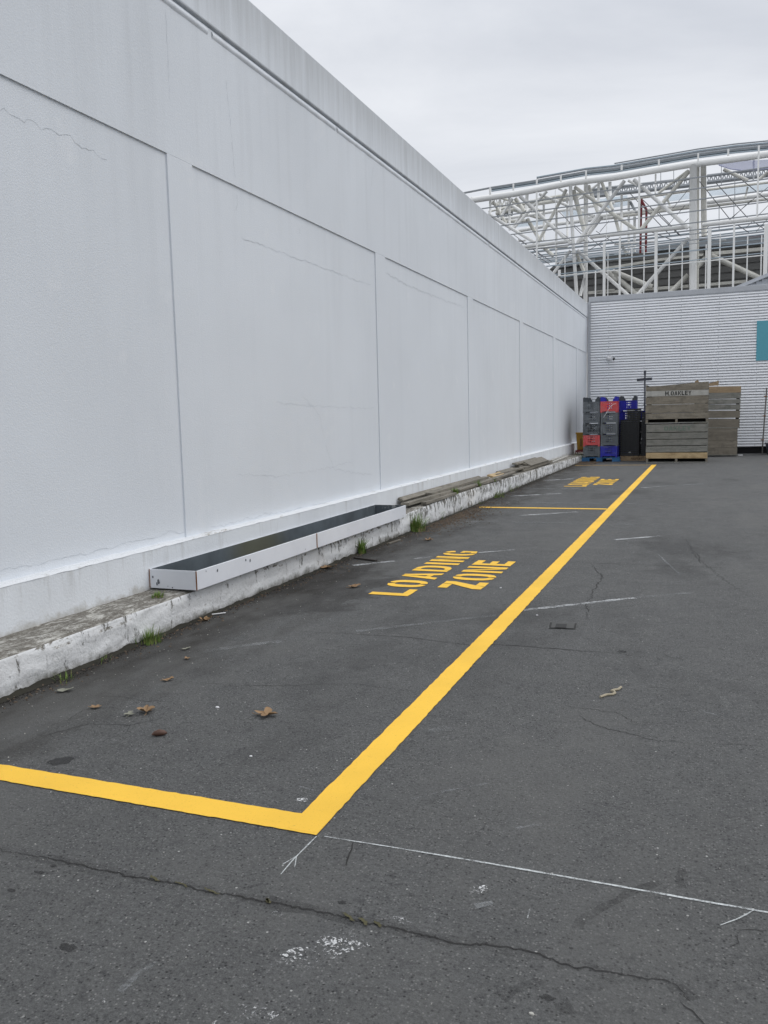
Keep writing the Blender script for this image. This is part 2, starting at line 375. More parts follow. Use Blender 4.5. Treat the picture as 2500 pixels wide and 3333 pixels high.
MAT['net'] = m_net()

# ---------------------------------------------------------------- ground
g = MB(); g.face([(-300, -60, 0), (300, -60, 0), (300, 500, 0), (-300, 500, 0)])
tag(g.build('asphalt_ground', MAT['asphalt']), kind='structure')

# ---------------------------------------------------------------- painted lines
def strip(mb, pts, w, z=.004, jit=.003, step=.03, closed_w=None):
    """ribbon along ground points (x,y) with frayed edges"""
    P = [Vector((p[0], p[1], 0)) for p in pts]; out = []
    for a, b in zip(P, P[1:]):
        n = max(1, int((b-a).length/step))
        for i in range(n): out.append(a.lerp(b, i/n))
    out.append(P[-1])
    L = []; Rr = []
    for i, p in enumerate(out):
        d = (out[min(i+1, len(out)-1)]-out[max(i-1, 0)]).normalized(); nrm = Vector((-d.y, d.x, 0))
        ww = w if not callable(w) else w(i/len(out))
        L.append(p+nrm*(ww/2+random.uniform(-jit, jit))); Rr.append(p-nrm*(ww/2+random.uniform(-jit, jit)))
    base = len(mb.v)
    for a, b in zip(L, Rr): mb.v.append((a.x, a.y, z)); mb.v.append((b.x, b.y, z))
    for i in range(len(out)-1):
        k = base+2*i; mb.f.append((k, k+1, k+3, k+2)); mb.m.append(0)
Wy = .128
m = MB()
strip(m, [(-1.359, 2.60), (-1.359, 9), (-1.363, 13.3), (-1.362, 24.75)], Wy, z=.0046, jit=.0028, step=.035)
strip(m, [(-3.66, 2.655), (-3.0, 2.655), (-1.295, 2.655)], .132, jit=.0028)
tag(m.build('yellow_lane_line', MAT['yellow']), kind='structure')
m = MB(); strip(m, [(-3.47, 13.33), (-1.432, 13.345)], .13, jit=.004)
tag(m.build('yellow_cross_line', MAT['yellow']), kind='structure')
m = MB(); strip(m, [(-3.53, 24.55), (-1.434, 24.68)], .13, jit=.004); strip(m, [(1.55, 25.0), (3.6, 25.0)], .12)
tag(m.build('worn_yellow_cross_line', MAT['yellow_old']), kind='structure')
m = MB()
a = G(2490, 1472); m.face([(a.x, a.y, .004), (a.x+.5, a.y-1.2, .004), (a.x+1.2, a.y-1.2, .004), (a.x+1.0, a.y, .004)])
tag(m.build('yellow_arrow_marking', MAT['yellow']), kind='structure')

# stencilled letters: u along the reading direction (+Y), v up (-X)
def ring(cu, ru, rv, t, a0, a1, n=18, cv=.5, sq=.75):
    o = []; 
    def pt(a, r1, r2):
        c, s = math.cos(a), math.sin(a)
        return (cu+math.copysign(abs(c)**sq, c)*r1, cv+math.copysign(abs(s)**sq, s)*r2)
    for i in range(n+1): o.append(pt(a0+(a1-a0)*i/n, ru, rv))
    for i in range(n, -1, -1): o.append(pt(a0+(a1-a0)*i/n, ru-t, rv-t*.55))
    return o
R_ = math.radians
def letter(ch):
    t = .30
    if ch == 'L': return .84, [[(0,0),(.84,0),(.84,.22),(t,.22),(t,1),(0,1)]]
    if ch == 'O': return .95, [ring(.475,.475,.5,t,R_(95),R_(265)), ring(.475,.475,.5,t,R_(-85),R_(85))]
    if ch == 'A': return .95, [[(0,0),(.27,0),(.335,.2),(.45,.2),(.45,.36),(.38,.36),(.45,.62),(.45,1),(.32,1)], [(.49,1),(.49,.62),(.57,.36),(.49,.36),(.49,.2),(.62,.2),(.68,0),(.95,0),(.63,1)]]
    if ch == 'D':
        bow = ring(.36,.56,.5,t,R_(-88),R_(88)); return .92, [[(0,0),(.27,0),(.27,1),(0,1)], [(.31,0)]+bow[:19]+[(.31,1),(.31,.83)]+[p for p in bow[19:]]+[(.31,.17)]]
    if ch == 'I': return .30, [[(0,0),(.3,0),(.3,1),(0,1)]]
    if ch == 'N': return .95, [[(0,0),(.27,0),(.27,1),(0,1)], [(.31,1),(.31,.72),(.62,0),(.64,0),(.64,.28),(.33,1)], [(.68,0),(.95,0),(.95,1),(.68,1)]]
    if ch == 'G': return .95, [ring(.475,.475,.5,t,R_(97),R_(263)), ring(.475,.475,.5,t,R_(25),R_(83),8), [(.52,0),(.95,.06),(.95,.52),(.56,.52),(.56,.38),(.66,.38),(.66,.20),(.52,.16)]]
    if ch == 'Z': return .92, [[(0,1),(0,.78),(.50,.78),(.56,1)], [(.60,1),(.92,1),(.92,.80),(.34,.0),(0,0),(0,.20),(.54,.78)], [(.38,0),(.92,0),(.92,.22),(.50,.22)]]
    if ch == 'E': return .84, [[(0,0),(.84,0),(.84,.20),(t,.20),(t,.41),(.74,.41),(.74,.59),(t,.59),(t,.80),(.84,.80),(.84,1),(0,1)]]
LET2 = {'M': (1.1, [[(0,0),(.25,0),(.25,1),(0,1)], [(.29,1),(.29,.6),(.5,.15),(.53,.15),(.53,.5),(.34,1)], [(.81,1),(.81,.6),(.6,.15),(.57,.15),(.57,.5),(.76,1)], [(.85,0),(1.1,0),(1.1,1),(.85,1)]]),
 'K': (.92, [[(0,0),(.27,0),(.27,1),(0,1)], [(.31,.42),(.62,1),(.92,1),(.56,.52),(.92,0),(.62,0),(.31,.55)]]),
 'Y': (.92, [[(0,1),(.28,1),(.44,.62),(.44,.38),(.36,.38)], [(.92,1),(.64,1),(.48,.62),(.48,.38),(.56,.38)], [(.34,0),(.58,0),(.58,.36),(.34,.36)]]),
 '.': (.26, [[(0,0),(.26,0),(.26,.2),(0,.2)]]), 'P': (.86, [[(0,0),(.27,0),(.27,1),(0,1)], [(.31,.42),(.7,.42),(.86,.55),(.86,.87),(.7,1),(.31,1),(.31,.82),(.56,.82),(.6,.76),(.6,.66),(.56,.6),(.31,.6)]]),
 'R': (.9, [[(0,0),(.27,0),(.27,1),(0,1)], [(.31,.42),(.60,.0),(.9,0),(.66,.42),(.86,.55),(.86,.87),(.7,1),(.31,1),(.31,.82),(.56,.82),(.6,.76),(.6,.66),(.56,.6),(.31,.6)]]),
 'T': (.86, [[(0,.8),(.40,.8),(.40,1),(0,1)], [(.44,.8),(.86,.8),(.86,1),(.44,1)], [(.29,0),(.57,0),(.57,.77),(.29,.77)]])}
def board_word(txt_, h, wsc, x, y, z, mat, parent, name):
    m = MB(); u0 = 0
    for ch in txt_:
        if ch == ' ': u0 += .5; continue
        w_, polys = LET2[ch] if ch in LET2 else letter(ch)
        for p in polys: m.face([(x+(u0+u)*h*wsc, y, z+v*h) for u, v in p])
        u0 += w_+.17
    return m.build(name, mat, parent)
def word(mb, txt, xlo, xhi, y0, pitch, gap):
    y = y0; H = xlo-xhi                               # xlo = foot of letters (larger x)
    for ch in txt:
        w, polys = letter(ch)
        for p in polys:
            q = []
            for i in range(len(p)):
                a, b = p[i], p[(i+1) % len(p)]; n = max(1, int(max(abs(a[0]-b[0]), abs(a[1]-b[1]))/.12))
                for k in range(n): q.append((a[0]+(b[0]-a[0])*k/n+random.uniform(-.006, .006), a[1]+(b[1]-a[1])*k/n+random.uniform(-.006, .006)))
            mb.face([(xlo-H*v, y+u*pitch, .0045) for u, v in q])
        y += w*pitch+gap
m = MB(); word(m, 'LOADING', -2.325, -2.685, 6.515, .325, .082); tag(m.build('loading_lettering', MAT['yellow']), kind='structure')
m = MB(); word(m, 'ZONE', -1.80, -2.195, 6.93, .325, .083); tag(m.build('zone_lettering', MAT['yellow']), kind='structure')
m = MB(); word(m, 'LOADING', -2.29, -2.74, 17.42, .355, .095); tag(m.build('far_loading_lettering', MAT['yellow']), kind='structure')
m = MB(); word(m, 'ZONE', -1.815, -2.205, 17.85, .355, .09); tag(m.build('far_zone_lettering', MAT['yellow']), kind='structure')

def P2(pts, s, ox, oy): return [G(ox+a*s, oy+b*s) for a, b in pts]
def D(*pts): return P2(pts, 1.507, 0, 0)
m = MB()
for pts, w_ in (
    (P2([(190,345),(550,305),(860,270)], .5425, 1600, 1800), .055),
    
    (P2([(330,645),(380,640),(430,635)], .6028, 1150, 1430), .05), (P2([(675,612),(760,606),(870,597)], .6028, 1150, 1430), .05),
    (P2([(0,682),(120,668),(225,658)], .6028, 1150, 1430), .06), (P2([(1410,543),(1540,533),(1659,522)], .6028, 1150, 1430), .07),
    (P2([(900,412),(1060,402),(1210,392)], .6028, 1150, 1430), .09), (P2([(850,308),(1000,299),(1120,292)], .6028, 1150, 1430), .10),
    (P2([(1030,223),(1190,213)], .6028, 1150, 1430), .12), (P2([(1560,262),(1659,254)], .6028, 1150, 1430), .12)):
    strip(m, pts, w_, z=.003, jit=.008)
tag(m.build('worn_white_line', MAT['white_worn']), kind='structure')
m = MB()
for pts, w_ in (
    (D((770,1364),(900,1349),(1070,1329)), .05), (D((440,1408),(520,1396),(560,1391),(608,1386)), .06),
    (P2([(580,443),(1100,452),(1290,455)], .6028, 1150, 1430), .06), (P2([(1400,458),(1659,463)], .6028, 1150, 1430), .06),
    (P2([(700,338),(1100,343),(1370,347)], .6028, 1150, 1430), .09), (P2([(1420,346),(1659,350)], .6028, 1150, 1430), .09),
    (P2([(915,265),(1250,268),(1470,272)], .6028, 1150, 1430), .13), (P2([(1540,262),(1900,240)], .6028, 1150, 1430), .13),
    (P2([(870,268),(1200,240)], .5425, 1600, 1800), .05),
    (P2([(1250,945),(1350,975)], .5425, 1600, 1800), .02),
    (P2([(930,980),(830,1060),(720,1160)], .5425, 0, 2600), .018), (P2([(540,905),(550,1010)], .5425, 0, 2600), .01),
    (P2([(1405,750),(1500,732)], .6028, 700, 2500), .02), (P2([(1060,170),(1180,140),(1470,85)], .6028, 700, 2500), .012),
    (P2([(150,365),(290,340)], .5425, 1600, 2500), .015), (P2([(560,545),(640,565),(700,562)], .663, 600, 2200), .012),
    (P2([(1000,10),(1070,75),(1130,130)], .5425, 1600, 1800), .02), (P2([(1200,270),(1260,265),(1320,262)], .663, 600, 2200), .05)):
    strip(m, pts, w_, z=.003, jit=.005)
tag(m.build('faint_white_line', MAT['white_faint']), kind='structure')
m = MB()
strip(m, P2([(1110,675),(1180,730),(1230,800),(1250,830)], .5425, 1600, 1800), .05, z=.0025, jit=.012); strip(m, P2([(1220,710),(1300,770),(1380,890),(1440,940)], .5425, 1600, 1800), .04, z=.0025, jit=.012)
for k in range(9):                                   # soft grey tyre scuffs across the open asphalt
    x_ = random.uniform(-1, 1.4); y_ = random.uniform(2.2, 9); a_ = random.uniform(-.5, .9); L_ = random.uniform(.4, 1.4)
    strip(m, [(x_+L_*t*math.sin(a_)+.06*math.sin(t*3+k), y_+L_*t*math.cos(a_)) for t in [q/8 for q in range(9)]], random.uniform(.008, .03), z=.0022, jit=.003)
tag(m.build('tyre_scuffs', m_paint('scuffed_asphalt', (.20, .205, .20), wear=1, lo=.44, hi=.68, cover=.45, scale=70)), kind='structure')
m = MB()
strip(m, P2([(590,372),(700,390),(880,418)], .6028, 700, 2500)+[G(1600, 2813.6), G(2100, 2902), G(2560, 2983)], lambda t: .005+.004*min(1, t*3), z=.003, jit=.001)
strip(m, P2([(548,372),(430,490),(355,577)], .6028, 700, 2500), lambda t: .0055*(1-.7*abs(t-.4)), z=.003, jit=.0008)
strip(m, P2([(365,525),(440,480)], .6028, 700, 2500), .003, z=.0035, jit=.001); strip(m, P2([(440,480),(430,540)], .6028, 700, 2500), .003, z=.0035, jit=.001)
strip(m, P2([(1570,860),(1480,910),(1370,948)], .5425, 1600, 2500), .004, z=.0035, jit=.0015)
strip(m, P2([(232,850),(215,905)], .5425, 1600, 2500), .003, z=.003, jit=.001)
tag(m.build('chalk_line', MAT['chalk']), kind='structure')
m = MB()
def blob(c, rx, ry, z=.0035, n=40, rot=0):
    q = []
    for i in range(n):
        a = 2*math.pi*i/n; r = 1+.45*noise.noise(Vector((math.cos(a)*1.4+c.x*9, math.sin(a)*1.4+c.y*9, 0)))+random.uniform(-.06, .06)
        x, y = math.cos(a)*rx*r, math.sin(a)*ry*r
        q.append((c.x+x*math.cos(rot)-y*math.sin(rot), c.y+x*math.sin(rot)+y*math.cos(rot), z))
    m.face(q)
for a, b, rx, ry in ((455,1040,.085,.055),(700,930,.09,.05),(1080,790,.075,.06),(160,1345,.11,.05),(325,795,.02,.02),(300,1165,.10,.012),(570,1010,.05,.04),(1420,660,.03,.025),(1300,735,.02,.02)):
    blob(G(700+a*.6028, 2500+b*.6028), rx, ry, rot=.5)
for a, b, rx in ((608,1218,.025),(1490,1310,.07)): blob(G(a*.5425, 2600+b*.5425), rx, rx*.6)
for a, b, rx in ((310,575,.03),(432,612,.025),(580,612,.02),(160,157,.02)): blob(G(600+a*.663, 2200+b*.663), rx, rx*.8)
tag(m.build('white_paint_splash', MAT['splash']), kind='structure')

# cracks in the asphalt
def crack(mb, pts, w, z=.002, amp=.012, step=.018, plane=None):
    P = [Vector(p) for p in pts]; out = [P[0]]
    for a, b in zip(P, P[1:]):
        n = max(1, int((b-a).length/step)); d = (b-a).normalized(); nr = Vector((-d.y, d.x, 0))
        for i in range(1, n+1):
            q = a.lerp(b, i/n); k = (noise.noise(Vector((q.x*9, q.y*9, 3)))+.8*noise.noise(Vector((q.x*31, q.y*31, 3)))+.5*noise.noise(Vector((q.x*80, q.y*80, 3))))*amp+random.uniform(-amp, amp)*.25
            out.append(q+nr*k)
    base = len(mb.v)
    for i, p in enumerate(out):
        d = (out[min(i+1, len(out)-1)]-out[max(i-1, 0)]).normalized(); nr = Vector((-d.y, d.x, 0))
        ww = w*(.55+.9*abs(noise.noise(Vector((p.x*4, p.y*4, 0))))+random.uniform(-.15, .25))*min(1, .25+4*min(i, len(out)-1-i)/len(out))
        mb.v.append((p.x+nr.x*ww/2, p.y+nr.y*ww/2, z)); mb.v.append((p.x-nr.x*ww/2, p.y-nr.y*ww/2, z))
    for i in range(len(out)-1):
        k = base+2*i; mb.f.append((k, k+1, k+3, k+2)); mb.m.append(0)
m = MB()
big = P2([(0,290),(30,312),(230,350),(420,385),(580,425),(760,462),(900,483),(1080,520),(1270,565),(1500,595)], .5425, 0, 2600)+P2([(290,725),(570,780),(800,835),(870,850),(1000,870),(1140,905),(1300,940),(1450,945),(1560,970)], .6028, 700, 2500)+P2([(90,1080),(240,1110),(400,1165),(600,1215),(780,1248),(850,1245),(1060,1280),(1110,1315),(1190,1400)], .5425, 1600, 2500)
crack(m, big, .0085, amp=.011, step=.009)
crack(m, P2([(1130,1405),(1160,1440),(1200,1460),(1240,1500),(1290,1560)], .5425, 1600, 2500), .005, amp=.005)
crack(m, D((640,1364),(760,1369),(880,1377),(960,1387),(1040,1397))+P2([(0,548),(180,560),(400,575),(560,590),(740,602),(900,625)], .5425, 1600, 1800), .008)
crack(m, P2([(590,62),(625,100),(668,140),(640,190),(605,230),(600,260),(570,300),(575,360),(560,400)], .5425, 1600, 1800), .009, amp=.02)
crack(m, P2([(-250,40),(0,50),(160,55)], .5425, 1600, 1800), .008); crack(m, P2([(470,58),(800,68),(1200,80),(1500,96)], .5425, 1600, 1800), .010, amp=.008)
crack(m, P2([(520,975),(600,1020),(700,1055),(850,1090),(1000,1130),(1130,1130)], .5425, 1600, 1800), .006)
crack(m, P2([(1390,1150),(1500,1150),(1600,1160)], .5425, 1600, 1800), .004); crack(m, P2([(930,805),(1020,812),(1110,825)], .5425, 1600, 1800), .004)
crack(m, P2([(1020,600),(1080,628),(1160,640)], .5425, 1600, 1800), .005); crack(m, P2([(1230,0),(1250,30),(1245,60)], .5425, 1600, 1800), .008)
crack(m, P2([(745,403),(730,450),(706,530)], .6028, 700, 2500), .007, amp=.004)
crack(m, P2([(0,25),(250,50),(450,48),(700,42),(850,40),(950,55),(1180,80)], .663, 600, 2200), .004)
crack(m, P2([(170,765),(330,712),(480,677),(700,682),(850,652),(980,610)], .6028, 0, 1950), .004, amp=.02)
crack(m, P2([(510,520),(640,530),(760,545),(960,560)], .6028, 0, 1950), .003, amp=.02); crack(m, P2([(700,682),(700,720),(560,760)], .6028, 0, 1950), .003, amp=.02)
crack(m, P2([(480,590),(600,588),(690,600)], .6028, 0, 1950), .003, amp=.02); crack(m, P2([(380,660),(420,620),(480,590)], .6028, 0, 1950), .003, amp=.02)
crack(m, P2([(1480,975),(1580,970),(1659,972)], .5425, 1600, 2500), .004); crack(m, P2([(1475,1000),(1475,1050),(1420,1085)], .5425, 1600, 2500), .003)
crack(m, P2([(2000,1150),(2120,1190)], 1, 0, 600), .004)
crack(m, D((1480,1160),(1500,1200),(1560,1250),(1620,1290)), .005, amp=.03); crack(m, D((1200,1520),(1330,1540),(1400,1570)), .004, amp=.03)
tag(m.build('asphalt_cracks', MAT['crack']), kind='structure')
m = MB(); strip(m, [(q.x, q.y) for q in big], lambda t: .035+.03*abs(math.sin(t*23)), z=.0012, jit=.007, step=.03)
strip(m, P2([(1015,685),(920,715),(850,745),(760,790),(620,870),(540,915),(515,965)], .5425, 1600, 2500), .03, z=.0012, jit=.006); strip(m, P2([(50,1380),(150,1320),(280,1290),(320,1300)], .5425, 1600, 2500), .035, z=.0012, jit=.008)
strip(m, P2([(365,1350),(420,1400),(450,1480)], .5425, 1600, 2500), .04, z=.0012, jit=.008); strip(m, P2([(1130,600),(1140,720)], .5425, 1600, 2500), .03, z=.0012, jit=.008)
tag(m.build('grime_streak', m_paint('grime', (.04, .04, .04), wear=1, lo=.44, hi=.66, cover=.5, scale=18)), kind='structure')
m = MB()
for a, b, L in ((930,483,.05),(1085,522,.06),(1270,562,.07),(1605,617,.02)):
    c = G(a*.5425, 2600+b*.5425); crack(m, [c+Vector((-L/2, .010, 0)), c+Vector((L/2, -.010, 0))], .010, z=.005, amp=.01, step=.004)
for a, b, L in ((720,812,.05),(800,835,.04),(290,723,.02),(880,850,.03)):
    c = G(700+a*.6028, 2500+b*.6028); crack(m, [c+Vector((-L/2, .012, 0)), c+Vector((L/2, -.012, 0))], .014, z=.005, amp=.01, step=.004)
tag(m.build('crack_moss', MAT['moss'], ), kind='stuff')
# dark spots and the small access cover
m = MB()
for a, b, rx, ry, s, ox, oy in ((405,893,.028,.016,.5425,0,2600),(235,443,.022,.008,.5425,0,2600),(320,405,.012,.008,.5425,0,2600),(70,552,.018,.008,.5425,0,2600),(688,728,.014,.01,.6028,700,2500),(785,592,.03,.03,.5425,1600,1800),(330,875,.05,.05,.6028,0,1950),(335,1380,.02,.01,.5425,1600,2500),(480,1083,.006,.005,.5425,1600,2500)):
    blob(G(ox+a*s, oy+b*s), rx, ry, z=.002)
tag(m.build('oil_spots', m_paint('oil_stain', (.03, .03, .03), wear=1, lo=.3, hi=.55, cover=.8, scale=30)), kind='structure')
cv = thing('access_cover', 'small square access cover set flush in the asphalt right of the yellow line', 'cover', G(1833, 2037))
q = P2([(352,418),(512,424),(503,460),(345,454)], .5425, 1600, 1800); cl = Vector(cv.location)
m = MB(); m.face([p-cl+Vector((0,0,.003)) for p in q]); m.build('cover_frame', m_metal('cover_gap', (.035,.035,.034), 1), cv)
ctr = sum(q, Vector())/4; m = MB(); m.face([ctr+(p-ctr)*.86-cl+Vector((0,0,.006)) for p in q]); m.build('cover_plate', m_metal('weathered_cover', (.07,.07,.068), .8), cv)
m = MB(); q = P2([(388,431),(452,433),(448,456),(382,454)], .5425, 1600, 1800); m.face([p-cl+Vector((0,0,.009)) for p in q]); m.build('lifting_plate', m_metal('cover_bitumen', (.04,.04,.04), 1), cv)

# ---------------------------------------------------------------- kerb ledge along the wall
def kh(y):
    K = [(-4,.238),(5,.236),(9.9,.244),(10.25,.275),(12.7,.305),(20,.262),(25.5,.21),(31.1,.2)]
    for (a, b), (c, d) in zip(K, K[1:]):
        if y <= c: return b+(d-b)*max(0, (y-a)/(c-a))
    return .2
def kerbpt(u, v):
    # v<.5: front face up; v>.5: top going back
    y = -2+33.05*(u**1.35); h = kh(y)
    if v <= .55: z = h*v/.55; x = -3.61
    else: z = h; x = -3.61-.37*(v-.55)/.45
    n = Vector((0, y*5, v*6)); k = noise.noise(n)*.011+noise.noise(n*3.1)*.006+noise.noise(n*9)*.003
    rnd = max(0, 1-abs(v-.55)*7)
    return (x-rnd*.012+(k if v <= .6 else 0), y, max(0, z-rnd*.012+(k*.5 if v > .5 else 0)))
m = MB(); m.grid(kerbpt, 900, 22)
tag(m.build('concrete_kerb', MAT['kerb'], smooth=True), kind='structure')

# ---------------------------------------------------------------- white building
YA, YB = -3.0, 31.08
XB, XP, XT, XL = -4.05, -4.064, -4.03, -3.97         # band/pilaster, recessed panel, parapet, plinth
bd = thing('white_building', 'long white rendered concrete building with recessed panels, pilasters and a parapet', 'building', (-9, 14, 0))
bo = Vector(bd.location)
def part(mb, name, mat, parent, o=None, **k):
    return mb.build(name, mat, parent, origin=None, **k) if o is None else _shift(mb, name, mat, parent, o, **k)
def _shift(mb, name, mat, parent, o, **k):
    me = mb.build(name, mat, parent, **k); me.location = (-o[0], -o[1], -o[2]); return me
_shift(MB().box((-14, YA, 4.885), (XT, YB, 5.385)), 'parapet', MAT['wall'], bd, bo, bevel=.012)
_shift(MB().box((-14, YA, 3.64), (XB, YB, 4.862)), 'upper_band', MAT['wall'], bd, bo)
m = MB(); m.box((-14, YA, 4.862), (XB-.03, YB, 4.885)); _shift(m, 'groove', MAT['wall'], bd, bo)
m = MB()                                            # rough mortar bead below the groove, broken here and there
for a, b in ((YA, 6.55), (6.62, 9.2), (9.25, 16.4), (16.5, 30.9)):
    m.grid(lambda u, v: (XB-.004+.018*math.sin(v*math.pi)+.004*noise.noise(Vector((0, (a+(b-a)*u)*6, v))), a+(b-a)*u, 4.79+.068*v), 120, 4)
_shift(m, 'mortar_bead', MAT['cap'] if False else MAT['wall'], bd, bo, smooth=True)
pil = [(1.35, 1.71)]+[(5.87+4.515*i, 6.225+4.515*i+.01*i) for i in range(6)]
prev = YA
for a, b in pil:
    _shift(MB().box((-14, prev, .53), (XP, a, 3.64)), 'wall_panel', MAT['wall'], bd, bo)
    _shift(MB().box((-14, a, .5), (XB, b, 3.64)), 'pilaster', MAT['wall'], bd, bo, bevel=.004)
    prev = b
_shift(MB().box((-14, prev, .5), (XP, YB, 3.64)), 'wall_panel', MAT['wall'], bd, bo)
_shift(MB().box((-14, YA, 0), (XL, YB, .535)), 'plinth', MAT['plinth'], bd, bo)
m = MB(); m.grid(lambda u, v: (XL+.003-.10*v+.004*noise.noise(Vector((1, (YA+34.08*u)*7, v*3))), YA+34.08*u, .536+.014*min(1, v*5)+.006*noise.noise(Vector((5, (YA+34.08*u)*8, v*3)))), 700, 5)
_shift(m, 'plinth_cap', MAT['cap'], bd, bo, smooth=True)
_shift(MB().box((-14.02, YA, .0), (-14.0, YB, 5.385)), 'rear_wall', MAT['wall'], bd, bo)
# hairline cracks in the render, on the face of panels
def wcrack(mb, pts, X, w=.004, amp=.02):
    mb = MB()
    P = [onx(a, b, X) for a, b in pts]; out = [P[0]]
    for a, b in zip(P, P[1:]):
        n = max(1, int((b-a).length/.035))
        for i in range(1, n+1):
            q = a.lerp(b, i/n); q.z += (noise.noise(Vector((q.y*8, q.z*8, 1)))+.7*noise.noise(Vector((q.y*27, q.z*27, 1))))*amp+random.uniform(-amp, amp)*.3; q.y += random.uniform(-amp, amp)*.35; out.append(q)
    base = len(mb.v)
    for i, p in enumerate(out):
        d = (out[min(i+1, len(out)-1)]-out[max(i-1, 0)]).normalized(); nr = Vector((0, -d.z, d.y))*(w/2*random.uniform(.15, .85))
        mb.v.append((X+.002, p.y+nr.y, p.z+nr.z)); mb.v.append((X+.002, p.y-nr.y, p.z-nr.z))
    for i in range(len(out)-1):
        k = base+2*i; mb.f.append((k, k+1, k+3, k+2)); mb.m.append(0)
    _shift(mb, 'hairline_crack', MAT['hair'], bd, bo)
m = None; s4 = 1300/1659
wcrack(m, [(0,360),(60,385),(150,415),(230,450),(290,495),(350,520)], XP, .006, .03)
wcrack(m, [(1000*s4,985*s4),(1110*s4,1025*s4),(1200*s4,1060*s4),(1390*s4,1130*s4),(1540*s4,1185*s4)], XP, .007, .02)
wcrack(m, [(1258,890),(1330,930),(1440,975),(1510,1000)], XP, .010, .03)
s7 = 700/1659
wcrack(m, [(0,1650+495*s7),(150*s7,1650+450*s7),(300*s7,1650+450*s7),(440*s7,1650+400*s7),(650*s7,1650+365*s7),(850*s7,1650+312*s7),(1000*s7,1650+268*s7),(1200*s7,1650+240*s7),(1300*s7,1650+190*s7),(1450*s7,1650+192*s7),(1659*s7,1650+150*s7)], XP, .005, .015)
wcrack(m, [(700,1715),(800,1690),(900,1668),(1000,1650),(1220,1600)], XP, .005, .02)
wcrack(m, [(980,1280),(1040,1350),(1060,1450),(1090,1530),(1210,1545)], XP, .005, .03); wcrack(m, [(900,1310),(1000,1320),(1220,1330)], XP, .004, .02)
wcrack(m, [(770,1545),(900,1550),(1050,1530),(1150,1500)], XP, .004, .02)

m = MB(); wcrack(m, [(538,30),(545,150),(548,230),(552,320)], XB, .004, .02); wcrack(m, [(735,260),(750,400),(765,580)], XB, .005, .02); wcrack(m, [(1215,540),(1208,600),(1206,640)], XB, .006, .02)

m = MB(); wcrack(m, [(770,635),(773,660),(768,685)], XP, .006, .01); wcrack(m, [(975,742),(975,762)], XP, .006, .005); 

# ---------------------------------------------------------------- planter box on the ledge
pb = thing('planter_box', 'long empty white trough planter with dark lining standing on the concrete ledge', 'planter', (-3.75, 7.58, .246))
po = Vector(pb.location); x0, x1, y0, y1, z0, z1 = -3.965, -3.54, 5.235, 9.92, .25, .396; T = .012
frontp = _shift(MB().box((x1-T, y0, z0), (x1, y1, z1)), 'side_panel', [MAT['planter']], pb, po, bevel=.003)
_shift(MB().box((x0, y0, z0), (x0+T, y1, z1)), 'side_panel', [MAT['planter']], pb, po, bevel=.003)
endp = _shift(MB().box((x0+T, y0+.001, z0), (x1-T, y0+T, z1-.001)), 'end_panel', [MAT['planter']], pb, po)
_shift(MB().box((x0+T, y1-T, z0), (x1-T, y1-.001, z1-.001)), 'end_panel', [MAT['planter']], pb, po)
m = MB(); e = T+.004                                 # lining: four thin walls and a floor
m.box((x0+T+.001, y0+T+.001, z0+.002), (x1-T-.001, y1-T-.001, z0+.02))
m.box((x0+T+.001, y0+T+.001, z0+.02), (x0+T+.005, y1-T-.001, z1+.001)); m.box((x1-T-.005, y0+T+.001, z0+.02), (x1-T-.001, y1-T-.001, z1+.001))
m.box((x0+T+.006, y0+T+.001, z0+.02), (x1-T-.006, y0+T+.005, z1+.001)); m.box((x0+T+.006, y1-T-.005, z0+.02), (x1-T-.006, y1-T-.001, z1+.001))
_shift(m, 'lining', MAT['inner'], pb, po)
m = MB(); m.box((x1-T+.004, y0-.003, z0), (x1+.002, y0-.0003, z1)); m.build('rusty_seam', MAT['rust'], frontp)
m = MB(); m.box((x1+.0005, 7.30, z0+.003), (x1+.0025, 7.318, z1)); m.build('rusty_seam', MAT['rust'], frontp)
m = MB(); m.box((x0-.001, y0-.003, z0), (x0+.004, y0-.0003, z1)); m.build('rusty_seam', MAT['rust'], endp)
for (yy, zz, r_) in ((5.36,.375,.006),(5.52,.352,.015),(5.95,.36,.012),(6.02,.345,.014),(7.05,.28,.006),(8.1,.33,.004)):
    m = MB(); m.face([(x1+.0015, yy+math.cos(t)*r_*random.uniform(.5,1), zz+math.sin(t)*r_*random.uniform(.7,1.3)) for t in [i*.7 for i in range(9)]]); m.build('paint_chip', MAT['chip'], frontp)
for (xx, zz, r_) in ((-3.935,.335,.010),(-3.885,.30,.018),(-3.90,.285,.012),(-3.76,.262,.006),(-3.80,.27,.005)):
    m = MB(); m.face([(xx+math.cos(t)*r_*random.uniform(.4,1), y0-.002, zz+math.sin(t)*r_*random.uniform(.7,1.3)) for t in [i*.7 for i in range(9)]]); m.build('paint_chip', MAT['chip'], endp)

